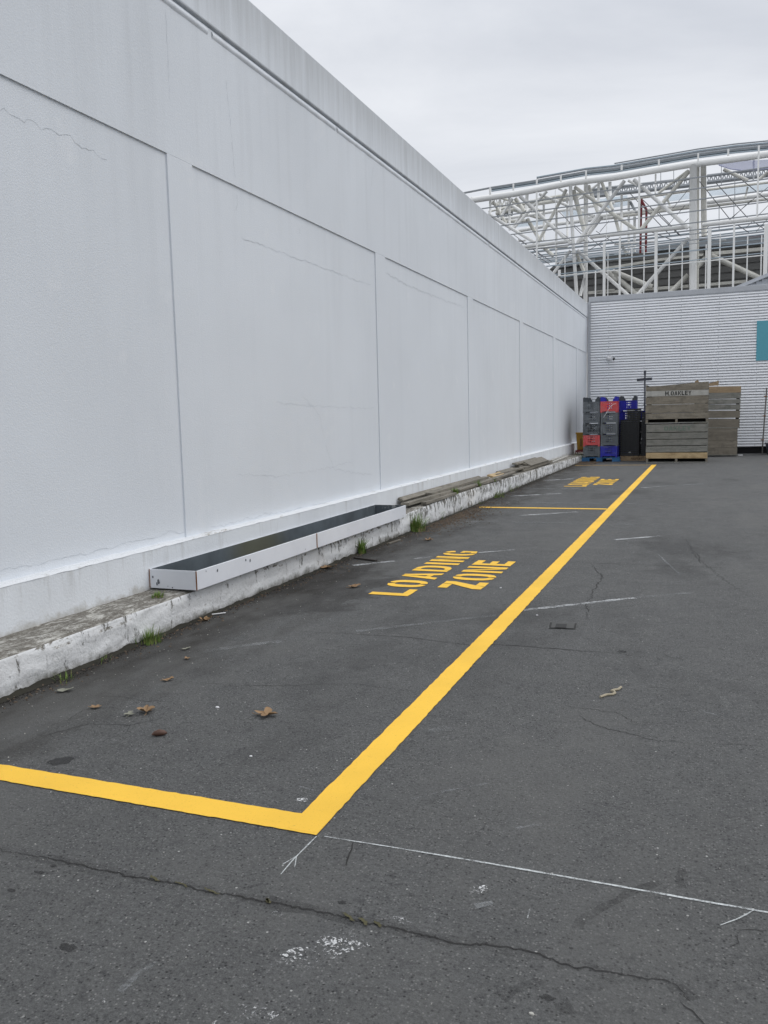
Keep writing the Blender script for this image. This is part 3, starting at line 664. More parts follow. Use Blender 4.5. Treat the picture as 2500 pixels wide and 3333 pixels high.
# ---------------------------------------------------------------- loose boards on the ledge
def plank(near, far, w, t, z, label, mat='woodl', dz=0, roll=0, grp='loose timber boards on the ledge'):
    a = Vector((near[0], near[1], z)); b = Vector((far[0], far[1], z+dz)); c = (a+b)/2
    d = b-a; L = d.length; o = thing_mesh(L, w, t, mat)
    o.location = c; o.rotation_euler = Matrix((Vector(( -d.normalized().cross(Vector((0,0,1))).normalized())), d.normalized(), Vector((0,0,1)))).transposed().to_euler()
    if roll: o.rotation_euler = (Matrix.Rotation(roll, 3, d.normalized()) @ o.rotation_euler.to_matrix()).to_euler()
    return tag(o, label, 'board', grp)
def thing_mesh(L, w, t, mat):
    m = MB(); n = max(2, int(L/.25)); bow = random.uniform(-.006, .006)
    for i in range(n):
        y0_, y1_ = -L/2+L*i/n, -L/2+L*(i+1)/n
        f = lambda y: bow*math.sin((y/L+.5)*math.pi)
        for q in ((0, y0_, y1_),):
            P = []
            for yy in (y0_, y1_):
                for xx, zz in ((-w/2, -t/2), (w/2, -t/2), (w/2, t/2), (-w/2, t/2)): P.append((xx, yy, zz+f(yy)))
            k = len(m.v); m.v += P
            for j in range(4): m.f.append((k+j, k+(j+1) % 4, k+4+(j+1) % 4, k+4+j)); m.m.append(0)
            if i == 0: m.f.append((k+3, k+2, k+1, k)); m.m.append(0)
            if i == n-1: m.f.append((k+4, k+5, k+6, k+7)); m.m.append(0)
    return m.build('timber_board', MAT[mat])
B = [
 ((-3.925,10.75),(-3.92,15.2),.10,.03,.345,.03,'longest grey board, leaning highest against the white wall',.5,'woodl'),
 ((-3.84,11.75),(-3.80,15.1),.13,.032,.355,.0,'grey board lying on two others beside the leaning board',0,'woodl'),
 ((-3.775,10.55),(-3.66,15.5),.14,.035,.305,.03,'widest long grey board, its end nearest the white trough planter',0,'woodl'),
 ((-3.645,10.95),(-3.64,12.45),.09,.03,.305,.0,'short grey board beside a weed at the ledge edge',0,'woodl'),
 ((-3.665,12.75),(-3.66,16.9),.09,.03,.325,-.005,'long narrow grey board along the ledge edge behind a weed',0,'woodl'),
 ((-3.83,15.55),(-3.79,16.35),.15,.03,.335,.0,'short tilted board with a yellow streaked face',.3,'woodn'),
 ((-3.83,15.9),(-3.72,18.2),.11,.03,.345,.0,'straight pale board overlapping the end of the long boards',0,'woodl'),
 ((-3.90,16.5),(-3.88,18.6),.11,.03,.335,.01,'splintered board close to the wall below the timber pile',.2,'woodl'),
 ((-3.74,17.9),(-3.71,21.4),.16,.05,.29,.0,'thick bottom board of the timber pile on the ledge',0,'woodl'),
 ((-3.73,18.0),(-3.70,20.9),.14,.035,.335,.0,'second board up in the timber pile on the ledge',0,'woodl'),
 ((-3.88,18.0),(-3.86,20.8),.12,.05,.32,.0,'bottom board of the timber pile against the wall',0,'woodl'),
 ((-3.85,18.1),(-3.87,20.2),.13,.03,.37,.0,'board halfway up the timber pile against the wall',.05,'woodl'),
 ((-3.87,17.9),(-3.89,20.6),.13,.028,.42,.02,'topmost long board of the timber pile against the wall',.1,'woodl'),
 ((-3.80,18.5),(-3.83,19.1),.14,.03,.395,.0,'short offcut wedged in the timber pile',.2,'woodl'),
 ((-3.74,18.6),(-3.72,20.7),.23,.03,.395,.0,'broad pale board tilted on top of the timber pile',.45,'woodl'),
 ((-3.70,21.6),(-3.78,24.8),.035,.02,.27,.0,'thin white batten lying beyond the timber pile',0,'woodw'),
 ((-3.84,21.6),(-3.88,23.6),.04,.02,.27,.0,'short white batten nearest the wall beyond the timber pile',0,'woodw'),
]
for n_, f_, w_, t_, z_, dz_, lb, rl, mt in B: plank(n_, f_, w_*.86, t_*1.15, z_+random.uniform(0, .012), lb, mt, dz_, rl+random.uniform(-.10, .16))

# ---------------------------------------------------------------- corrugated end wall
YE = 31.1
sh = thing('corrugated_shed', 'shed wall clad in silver corrugated iron closing the far end of the yard', 'building', (4, YE, 0)); sho = Vector(sh.location)
pit = .0925; nrow = int((5.43-.2)/pit); prof = [(0,-.045),(.20,-.045),(.23,.032),(.30,.040),(.60,.030),(.82,.018),(.94,.004)]
m = MB(); rows = []
for i in range(nrow):
    for t, d in prof: rows.append((.22+(i+t)*pit, d))
for (za, da), (zb, db) in zip(rows, rows[1:]):
    n = len(m.v); m.v += [(-4, YE-da, za), (14, YE-da, za), (14, YE-db, zb), (-4, YE-db, zb)]; m.f.append((n, n+1, n+2, n+3)); m.m.append(0)
for sx in [-3.3+1.21*i for i in range(8)]:
    for i in range(nrow):
        if i % 2 == 0:
            z = .22+(i+.48)*pit; m.box((sx-.009, YE-.041, z+.005), (sx+.009, YE-.0335, z+.022), mi=1)
_shift(m, 'cladding', [MAT['galv'], MAT['steelg']], sh, sho)
_shift(MB().box((-4.0, YE-.055, 5.42), (14, YE+.25, 5.60)), 'cap_flashing', MAT['flash'], sh, sho, bevel=.01)
_shift(MB().box((-4.03, YE-.06, .1), (-3.93, YE-.036, 5.42)), 'corner_flashing', MAT['flash'], sh, sho)
_shift(MB().box((-4.0, YE+.05, 0), (14, YE+.2, .222)), 'base', MAT['black'], sh, sho)
m = MB().box((-4.02, YE+.26, 0), (14, YE+6, 4.9)); _shift(m, 'shed_body', MAT['flash'], sh, sho)
# the camera housing
cp = ony(1983, 1165, YE-.03); cc = thing('security_camera', 'small white security camera fixed to the corrugated wall', 'camera', (cp.x, cp.y, cp.z))
MB().tube([(0,0,0),(0,-.04,0)], .10, 18).build('mount_plate', MAT['whitep'], cc)
MB().tube([(0,-.03,.0),(0,-.10,-.005),(.03,-.17,-.02)], [.07,.055,.05], 14).build('arm', MAT['whitep'], cc, smooth=True)
MB().tube([(-.02,-.17,-.02),(.18,-.26,-.06)], [.05,.055], 14).build('body', MAT['whitep'], cc, smooth=True)
MB().tube([(.18,-.26,-.06),(.195,-.267,-.063)], [.052,.052], 14).build('lens', MAT['black'], cc)
# teal sign
sg = thing('teal_sign', 'plain teal sign panel mounted on the corrugated wall at the right edge', 'sign', (2.6, YE-.05, 3.1))
MB().box((1.513-2.6, 0, .01), (5.2-2.6, .018, 1.32)).build('panel', MAT['teal'], sg)
MB().box((1.52-2.6, .018, .05), (1.56-2.6, .035, 1.28)).build('mounting_rail', MAT['steelg'], sg)
# rusty gate post leaning by the wall
gp = thing('gate_post', 'thin rusty grey post with hinge lugs in front of the corrugated wall', 'post', (1.80, 30.8, 0)); go = Vector(gp.location)
pa, pb_ = ony(2482, 1452, 30.8), ony(2496, 1262, 30.8)
_shift(MB().tube([(pa.x, 30.8, .0), (pa.x, 30.8, pa.z), (pb_.x, 30.8, pb_.z)], .022, 8), 'pole', m_metal('rusty_galv', (.20,.19,.18), .8, 0, .3, (.16,.08,.05)), gp, go)
for zz in (.45, 1.25, 1.9):
    x_ = pa.x+(pb_.x-pa.x)*(zz-pa.z)/(pb_.z-pa.z); _shift(MB().box((x_-.07, 30.77, zz), (x_+.03, 30.80, zz+.03)), 'hinge', MAT['rust'], gp, go)
bs = thing('rubbish_skip', 'dark blue bin edge at the foot of the corrugated wall, right edge of view', 'bin', (2.4, 30.3, 0))
m = MB(); m.hexa([(-.50,-.3,0),(.6,-.3,0),(.6,.3,0),(-.50,.3,0),(-.56,-.35,.34),(.66,-.35,.34),(.66,.35,.34),(-.56,.35,.34)]); m.build('tub', m_metal('navy_paint', (.03,.04,.06), .5), bs, bevel=.01)
MB().box((-.58,-.37,.34),(.68,.37,.38)).build('rim', MAT['post'], bs)
# gable of a neighbouring shed behind
gb = thing('gable_roof', 'low grey ribbed gable roof rising behind the corrugated wall', 'roof', (8, 36, 0)); gbo = Vector(gb.location)
a = ony(2389, 936, 36.2); b = ony(2500, 890, 36.2); sl_ = (b.z-a.z)/(b.x-a.x); pk = a.x+6
m = MB(); L_ = []
x = a.x
while x < pk:
    z = a.z+sl_*(x-a.x)-.12; m.box((x, 36.2, 4.9), (x+.07, 36.24, z)); m.box((x+.07, 36.22, 4.9), (x+.20, 36.24, z)); x += .20
_shift(m, 'gable_wall', MAT['flash'], gb, gbo)
m = MB(); zp = a.z+sl_*6; m.hexa([(a.x-.4, 36, a.z-.4*sl_-.13), (pk, 36, zp-.13), (pk, 42, zp-.13), (a.x-.4, 42, a.z-.4*sl_-.13), (a.x-.4, 36, a.z-.4*sl_), (pk, 36, zp), (pk, 42, zp), (a.x-.4, 42, a.z-.4*sl_)])
_shift(m, 'roof_sheet', MAT['flash'], gb, gbo)

# ---------------------------------------------------------------- plastic crates
def crate_mesh(w, d, h, lug=True, cols=(.07, .055)):
    """stack crate with slotted end walls, corner posts and raised corner lugs; origin at base centre"""
    m = MB(); t = .012; cp_ = .055
    def wall(P, L, zlo, zhi):                        # P(u, z, depth) -> point; holes in three rows
        rowz = [(.80, .90), (.52, .66), (.24, .42)]; H = zhi-zlo; c = L/2; k = L/.5
        rows_ = [([(-.13,-.09),(-.06,.06),(.09,.13)], rowz[0]), ([(-.13,-.09),(-.06,.06),(.09,.13)], rowz[1]), ([(-.13,-.09),(-.06,-.02),(.02,.06),(.09,.13)], rowz[2])]
        def bx(u0, u1, z0_, z1_):
            q = [P(u0, z0_, 0), P(u1, z0_, 0), P(u1, z0_, t), P(u0, z0_, t), P(u0, z1_, 0), P(u1, z1_, 0), P(u1, z1_, t), P(u0, z1_, t)]; m.hexa(q)
        zc = zhi
        for holes, (a, b) in rows_:
            za, zb = zlo+a*H, zlo+b*H; bx(0, L, zb, zc); u = 0
            for (p, q) in holes:
                p = c+p*k; q = c+q*k; bx(u, p, za, zb); u = q
            bx(u, L, za, zb); zc = za
        bx(0, L, zlo, zc)
    X, Y_ = w/2, d/2; zl = .05; zh = h-.015; i = .018
    wall(lambda u, z, q: (-X+cp_+u, -Y_+i+q, z), w-2*cp_, zl, zh); wall(lambda u, z, q: (-X+cp_+u, Y_-i-q, z), w-2*cp_, zl, zh)
    wall(lambda u, z, q: (X-i-q, -Y_+cp_+u, z), d-2*cp_, zl, zh); wall(lambda u, z, q: (-X+i+q, -Y_+cp_+u, z), d-2*cp_, zl, zh)
    m.box((-X+.02, -Y_+.02, zl-.012), (X-.02, Y_-.02, zl))
    for a, b in (((-X, -Y_), (X, -Y_+.03)), ((-X, Y_-.03), (X, Y_))): m.box((a[0], a[1], zh), (b[0], b[1], h))
    for a, b in (((-X, -Y_+.03), (-X+.03, Y_-.03)), ((X-.03, -Y_+.03), (X, Y_-.03))): m.box((a[0], a[1], zh), (b[0], b[1], h))
    for sx in (-1, 1):
        for sy in (-1, 1):
            xa, xb = sorted((sx*X, sx*(X-cp_))); ya, yb = sorted((sy*Y_, sy*(Y_-cp_)))
            m.box((xa, ya, .0), (xb, yb, zh-.001))
    return m
def lug_mesh(w, d, h, sx, sy):
    """one raised rounded corner lug of a crate"""
    m = MB(); X, Y_ = w/2, d/2; yy = sy*(Y_-.006); W = .135; H = .145
    pts = [(0,0),(W,0),(W*.93,H*.45),(W*.72,H*.55),(W*.62,H*.9),(W*.3,H),(W*.05,H*.9)]
    n = len(m.v); N = len(pts)
    for yq in (yy-.006, yy+.006): m.v += [(sx*(X-px), yq, h+pz) for px, pz in pts]
    m.f.append(tuple(range(n, n+N))); m.m.append(0); m.f.append(tuple(range(n+2*N-1, n+N-1, -1))); m.m.append(0)
    for q in range(N): m.f.append((n+q, n+(q+1) % N, n+N+(q+1) % N, n+N+q)); m.m.append(0)
    xx = sx*(X-.006); ya, yb2 = sorted((sy*(Y_-.0125), sy*(Y_-.11))); m.box((xx-.006, ya, h), (xx+.006, yb2, h+.12))
    return m
CW, CD, CH = .50, .50, .342
proto = {}
def crate(x, y, z, mat, label, lug=False, w=CW, d=CD, h=CH, grp='slotted plastic crates'):
    key = (mat, lug, w, d, h)
    if key not in proto: proto[key] = crate_mesh(w, d, h, lug).build('plastic_crate', MAT[mat]); o = proto[key]
    else: o = proto[key].copy(); sc.collection.objects.link(o)
    o.location = (x+random.uniform(-.008, .008), y+random.uniform(-.01, .01), z); o.rotation_euler = (0, 0, random.uniform(-.03, .03))
    if lug:
        for sx, sy in ((-1,-1),(1,-1),(1,1),(-1,1)): lug_mesh(w, d, h, sx, sy).build('corner_lug', MAT['bplas' if mat == 'rplas' else 'dplas'], o)
    return tag(o, label, 'crate', grp)
YP = 26.45
# blue pallet
pl = thing('blue_pallet', 'blue wooden pallet under the wrapped grey and red crates', 'pallet', (-3.03, YP+.55, 0))
for i in range(5): MB().box((-.57, -.56+.235*i, .105), (.57, -.56+.235*i+.17, .127), jit=.003).build('deck_board', MAT['pallet'], pl)
for sx in (-.57, -.13, .34):
    for sy in (-.56, -.07, .42): MB().box((sx, sy, .022), (sx+(.23 if sx != -.13 else .18), sy+.14, .105)).build('block', MAT['pallet'], pl)
for sx in (-.57, -.13, .34): MB().box((sx, -.56, .0), (sx+(.23 if sx != -.13 else .18), .56, .021), jit=.002).build('runner', MAT['pallet'], pl)
PZ = .13; names = {'gplas': 'grey', 'rplas': 'coral red', 'bplas': 'royal blue', 'dplas': 'charcoal', 'kplas': 'black'}
lv = ['at the bottom', 'second from bottom', 'in the middle', 'second from top', 'on top']
xl, xr, yf, yb = -3.31, -2.79, YP+.25, YP+.79
for X_, cols_, sn in ((xl, ['gplas','rplas','dplas','gplas','gplas'], 'front left stack on the blue pallet'), (xr, ['bplas','gplas','gplas','gplas','rplas'], 'front right stack on the blue pallet')):
    for i, c_ in enumerate(cols_): crate(X_, yf, PZ+i*CH, c_, f'{names[c_]} slotted crate {lv[i]} of the {sn}', i == 4)
for X_, cols_, sn in ((xl, ['gplas','bplas','gplas','gplas','dplas'], 'rear left stack on the blue pallet'), (xr, ['bplas','bplas','bplas','bplas','bplas'], 'rear right stack on the blue pallet')):
    for i, c_ in enumerate(cols_): crate(X_, yb, PZ+i*CH, c_, f'{names[c_]} slotted crate {lv[i]} of the {sn}', i == 4)
# white card slipped in the front top-left crate
fl = thing('stretch_wrap', 'clear torn stretch film wound around the crates on the blue pallet', 'plastic film', (-3.05, YP+.5, .13)); flo = Vector(fl.location)
def film(u, v):
    pts = [(-3.585, YP+1.06), (-3.585, YP-.02), (-2.515, YP-.02), (-2.515, YP+1.06)]; k = u*3; i = min(2, int(k)); f = k-i
    a, b = pts[i], pts[i+1]; x = a[0]+(b[0]-a[0])*f; y = a[1]+(b[1]-a[1])*f
    w_ = .012*noise.noise(Vector((x*3, y*3, v*9)))+.008*noise.noise(Vector((x*11+v*8, y*11, v*20)))
    return (x+w_, y+w_, .14+1.70*v-(.10*(1-v)*0))
_shift(MB().grid(film, 60, 40), 'film', MAT['film'], fl, flo, smooth=True)
m = MB(); m.tube([(-2.95, YP-.03, 1.35), (-2.85, YP-.035, 1.50), (-2.76, YP-.035, 1.66), (-2.66, YP-.03, 1.75), (-2.58, YP-.02, 1.76)], .008, 6); _shift(m, 'twisted_end', MAT['whitep'], fl, flo)

# brown pallet with nested black crates
bp = thing('timber_pallet', 'brown timber pallet stencilled with dark letters under the nested black crates', 'pallet', (-2.08, 27.35, 0)); bpo = Vector(bp.location)
_shift(MB().box((-2.50, 26.88, .0), (-1.68, 26.93, .125)), 'stringer', MAT['woodp'], bp, bpo)
_shift(MB().box((-2.50, 27.75, .0), (-1.68, 27.80, .125)), 'stringer', MAT['woodp'], bp, bpo)
for i in range(6): _shift(MB().box((-2.50+.14*i, 26.90, .127), (-2.50+.14*i+.11, 27.80, .145)), 'deck_board', MAT['woodp'], bp, bpo)
board_word('PROPERTY O', .075, .62, -2.17-bpo.x, 26.877-bpo.y, .026, m_metal('faded_ink', (.10,.06,.035), .9), bp, 'stencil_lettering')
def nest_mesh(w, d):
    m = MB(); X, Y_ = w/2, d/2; m.box((-X, -Y_, .034), (X, -Y_+.02, .05)); m.box((-X, Y_-.02, .034), (X, Y_, .05)); m.box((-X, -Y_+.02, .034), (-X+.02, Y_-.02, .05)); m.box((X-.02, -Y_+.02, .034), (X, Y_-.02, .05))
    i = .026; m.box((-X+i, -Y_+i, 0), (X-i, -Y_+i+.01, .034)); m.box((-X+i, -Y_+.04, 0), (-X+i+.01, Y_-i, .034)); m.box((X-i-.01, -Y_+.04, 0), (X-i, Y_-i, .034)); m.box((-X+.03, -Y_+.03, .0), (X-.03, Y_-.03, .004))
    for u in (-.6, -.2, .2, .6): m.box((u*X-.012, -Y_+.003, 0), (u*X+.012, -Y_+i-.001, .034))
    return m
def nest(x, y, z, w, d, n, pitch, sn, grp):
    p = None
    for i in range(n):
        if p is None: o = p = nest_mesh(w, d).build('black_crate', MAT['kplas'])
        else: o = p.copy(); sc.collection.objects.link(o)
        o.location = (x+random.uniform(-.004, .004), y+random.uniform(-.004, .004), z+i*pitch)
        tag(o, f'{ORD[i]} black nested crate up the {sn}', 'crate', grp)
nest(-2.215, 27.14, .147, .60, .46, 20, .056, 'wide front stack on brown pallet', 'nested black crates, wide stack')
nest(-2.10, 27.14, .147+20*.056, .44, .44, 6, .056, 'small stack topping the wide black one', 'nested black crates, upper stack')
nest(-1.785, 27.14, .147, .20, .46, 24, .056, 'narrow stack beside the timber bin', 'nested black crates, narrow stack')
tg = MB().box((-2.235, 26.895, .245), (-2.175, 26.902, .275)).build('crate_tag', m_metal('tag', (.45,.45,.46), .5)); tag(tg, 'small pale plastic tag on the front of the lower black crates', 'tag')
m = MB()
for i in range(4):
    crate(-2.33, 27.62, .147+CH*i+.07*(i > 0)*0+ (.145 if False else .0), 'bplas', f'royal blue slotted crate {["at the bottom","second from bottom","second from top","on top"][i]} of the stack behind the black crates', False)
crate(-2.31, 27.62, .147+4*CH, 'bplas', 'royal blue slotted crate with charcoal lugs topping the stack behind the black crates', True)
crate(-1.86, 27.60, 1.18, 'bplas', 'royal blue crate low behind the black stacks beside the slate post', False, w=.36)
crate(-1.86, 27.60, .84, 'dplas', 'charcoal crate supporting the low blue crate behind the black stacks', False, w=.36)
crate(-1.86, 27.60, .50, 'dplas', 'second charcoal crate down behind the black stacks', False, w=.36)
crate(-1.86, 27.60, .16, 'dplas', 'bottom charcoal crate hidden behind the narrow black stack', False, w=.36)

# slate post with cross bar
ps = thing('slate_post', 'dark slate steel post with a short crossbar rising behind the crates', 'post', (-1.86, 28.1, 0)); pso = Vector(ps.location)
p0 = ony(2099, 1380, 28.1); p1 = ony(2099.5, 1208, 28.1); arm = ony(2099, 1237, 28.1)
_shift(MB().beam((p0.x, 28.1, 0), (p1.x, 28.1, p1.z), .045, .045), 'pole', MAT['post'], ps, pso)
_shift(MB().beam((arm.x-.24, 28.07, arm.z+.01), (arm.x+.22, 28.07, arm.z+.03), .05, .085), 'crossbar', MAT['post'], ps, pso)
_shift(MB().tube([(p1.x, 28.1, p1.z-.12), (p1.x, 28.1, p1.z+.02)], .035, 8), 'collar', MAT['post'], ps, pso)
_shift(MB().box((p0.x-.2, 27.98, 0), (p0.x+.2, 28.22, .02)), 'base_plate', MAT['post'], ps, pso)

# mustard tub and red oddments in the corner
mt = thing('mustard_tub', 'mustard yellow plastic tub standing in the corner beside the wrapped crates', 'tub', (-3.73, 27.3, .2))
m = MB(); m.hexa([(-.12,-.12,.14),(.12,-.12,.14),(.12,.12,.14),(-.12,.12,.14),(-.145,-.14,.66),(.145,-.14,.66),(.145,.14,.66),(-.145,.14,.66)]); m.build('tub_body', MAT['yplas'], mt, bevel=.01)
MB().box((-.16,-.155,.64),(.16,.155,.69)).build('rim', MAT['yplas'], mt); MB().box((-.03,-.145,.25),(.03,-.125,.5)).build('recess', m_plastic('shaded_mustard', (.25,.14,.02)), mt)  # recess is a raised strip, its shade put into a darker mustard
rc = thing('red_trolley_frame', 'small red metal frame under the mustard tub', 'frame', (-3.70, 27.1, .0)); rco = Vector(rc.location)
m = MB()
for z in (.06, .17, .28): m.beam((-3.86, 26.95, z), (-3.58, 26.95, z), .02, .03)
for x in (-3.86, -3.58): m.beam((x, 26.95, 0), (x, 26.95, .30), .025, .025); m.beam((x, 27.4, 0), (x, 27.4, .30), .025, .025); m.beam((x, 26.95, .29), (x, 27.4, .29), .025, .025)
m.box((-3.87, 26.93, .30), (-3.57, 27.43, .335)); _shift(m, 'frame', MAT['red'], rc, rco)

# ---------------------------------------------------------------- timber bins
def fbin(x, y, z, w, d, hs, label, mats, foot=.115, rz=0, top_slant=0, name='timber_bin'):
    """hs: list of (z0,z1,material) front boards above the bearer opening"""
    t = thing(name, label, 'bin', (x, y, z), 'stacked timber bins', rz); H = hs[-1][1]; T_ = .022
    for i, (a, b, mt_) in enumerate(hs):
        dx = random.uniform(-.012, .012); s = top_slant if i == len(hs)-1 else random.uniform(-.004, .004)
        m = MB(); X0, X1 = .005+dx, w-.005+dx*.6
        if top_slant and i == len(hs)-1:
            m.hexa([(X0,0,a),(X1,0,a),(X1,T_,a),(X0,T_,a),(X0,0,b-.06),(X1,0,b+s),(X1,T_,b+s),(X0,T_,b-.06)])
        else: m.hexa([(X0,0,a+s),(X1,0,a-s),(X1,T_,a-s),(X0,T_,a+s),(X0,0,b+s),(X1,0,b-s),(X1,T_,b-s),(X0,T_,b+s)])
        m.build('front_board', MAT[mt_], t)
        MB().box((0+random.uniform(-.01,.01),d-T_,a),(w,d,b)).build('back_board', MAT['wood'], t)
        MB().box((-.001,T_+.003,a),(T_,d-T_-.003,b)).build('side_board', MAT['wood'], t); MB().box((w-T_,T_+.003,a),(w+.001,d-T_-.003,b)).build('side_board', MAT['woodg'], t)
    for px in (T_+.002, w-T_-.072):
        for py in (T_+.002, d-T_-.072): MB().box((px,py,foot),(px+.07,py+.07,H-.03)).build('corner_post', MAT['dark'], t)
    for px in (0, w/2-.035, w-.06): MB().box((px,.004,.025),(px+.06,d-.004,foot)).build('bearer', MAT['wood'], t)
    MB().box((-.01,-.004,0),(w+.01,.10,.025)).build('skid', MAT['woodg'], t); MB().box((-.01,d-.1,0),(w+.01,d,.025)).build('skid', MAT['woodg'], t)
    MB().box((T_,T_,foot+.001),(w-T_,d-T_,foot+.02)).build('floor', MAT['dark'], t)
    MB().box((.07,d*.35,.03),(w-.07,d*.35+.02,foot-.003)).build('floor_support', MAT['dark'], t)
    return t
b1 = fbin(-1.655, 25.8, .0, 1.70, 1.25, [(.125,.292,'woodn'),(.31,.482,'woodg'),(.503,.675,'woodg'),(.694,.872,'woodg'),(.893,1.118,'woodg')], 'lower front timber bin with one fresh pale board near the ground', 0)
b2 = fbin(-1.675, 25.8, 1.148, 1.72, 1.25, [(.125,.288,'wood'),(.302,.54,'wood'),(.556,.768,'wood'),(.782,.938,'woodw'),(.948,1.12,'wood')], 'upper front timber bin with a whitewashed board carrying black stencilled letters', 0, top_slant=.045)
board_word('M.OAKLEY', .125, .72, .535, -.002, .797, MAT['text'], b2, 'stencil_lettering')
board_word('OAKLEY', .13, .9, .50, -.006, .935, m_metal('faded_green_ink', (.17,.22,.18), .95), b1, 'faded_lettering')
b3 = fbin(-.45, 29.1, .035, 1.38, 1.2, [(.02,.245,'wood'),(.25,.475,'wood'),(.48,.885,'wood')], 'lower rear timber bin, grey boards, half hidden behind the front bins', 0, foot=.02)
b4 = fbin(-.40, 29.1, .93, 1.38, 1.2, [(.02,.285,'wood'),(.33,.555,'wood'),(.59,.755,'woodg'),(.785,.925,'woodg'),(.955,1.125,'woodg'),(1.13,1.33,'woodp')], 'taller upper rear timber bin with gaps between its boards, leaning right', 0, foot=.02, rz=.0)
b4.rotation_euler = (0, .02, 0)
m = MB(); m.hexa([(-.1,29.15,2.26),(.34,29.15,2.28),(.34,29.18,2.28),(-.1,29.18,2.26),(-.05,29.15,2.33),(.34,29.15,2.43),(.34,29.18,2.43),(-.05,29.18,2.33)])
tag(m.build('broken_board', MAT['woodp']), 'brown broken board standing up out of the rear timber bins', 'board')
m = MB(); m.hexa([(-.36,26.3,2.2),(-.14,26.3,2.2),(-.14,26.33,2.2),(-.36,26.33,2.2),(-.34,26.3,2.34),(-.27,26.3,2.39),(-.27,26.33,2.39),(-.34,26.33,2.34)])
tag(m.build('splintered_board', MAT['woodp']), 'splintered dark board tip poking above the stencilled timber bin', 'board')
wb = MB().box((.98, 29.6, .0), (1.12, 29.7, .03)).build('white_offcut', MAT['whitep']); tag(wb, 'small white offcut on the ground right of the rear timber bins', 'offcut')

# ---------------------------------------------------------------- steel stadium frame behind
PD = Vector((.99386, -.11069, 0)); PN = Vector((.11069, .99386, 0)); PC = PN.dot(Vector((-.9, 48, 0)))
def F(x, y, off=0):
    d = ray(x, y); t = (PC+off-PN.dot(EYE))/PN.dot(d); return EYE+d*t
def A_(a, b): return (1500+a*.3014, 520+b*.3014)
def B_(a, b): return (2000+a*.3014, 440+b*.3014)
st = thing('stadium_frame', 'large white tubular steel stadium frame under construction beyond the corrugated wall', 'steel structure', (-2, 50, 0)); sto = Vector(st.location)
def mem(name, pts, wpx, off=0, mat='steelw', n=10, down=False, label=None):
    P = [F(*p, off) for p in pts]; dist = (P[0]-EYE).dot(FF); r = wpx*.3014/FPX*dist/2
    if down: P.append(Vector((P[-1].x, P[-1].y, 0)))
    o = _shift(MB().tube(P, r, n), name, MAT[mat], st, sto, smooth=True); return o
AA = lambda *q: [A_(*p) for p in q]; BB = lambda *q: [B_(*p) for p in q]
mem('top_chord', AA((-250,500),(100,440),(600,365),(1180,250),(1659,190))+BB((400,385),(850,312),(1250,262),(1659,205),(2300,110),(3600,-60)), 62, 0, n=16)
mem('lower_chord', AA((300,985),(700,937),(1180,880)), 36); mem('lower_chord', AA((1400,835),(1659,805))+BB((780,992)), 42); mem('lower_chord', BB((950,970),(1300,930),(1659,890),(2300,820),(3600,680)), 46)
mem('column', AA((1185,270),(1190,500),(1213,900),(1250,1440)), 38, -.05, 'steelw', 12, True)
mem('column', AA((1352,250),(1350,800),(1345,1520)), 46, .9, 'steelw', 12, True)
mem('main_column', BB((853,320),(850,1000),(848,1690)), 78, 0, 'steelw', 18, True)
mem('column', BB((905,300),(900,1000),(895,1690)), 30, .55, 'steelc', 10, True)
mem('column', BB((960,340),(965,900),(970,1090)), 60, 3.5, 'steelc', 10)
mem('column', BB((2550,150),(2550,1700)), 85, 0, 'steelw', 18, True)
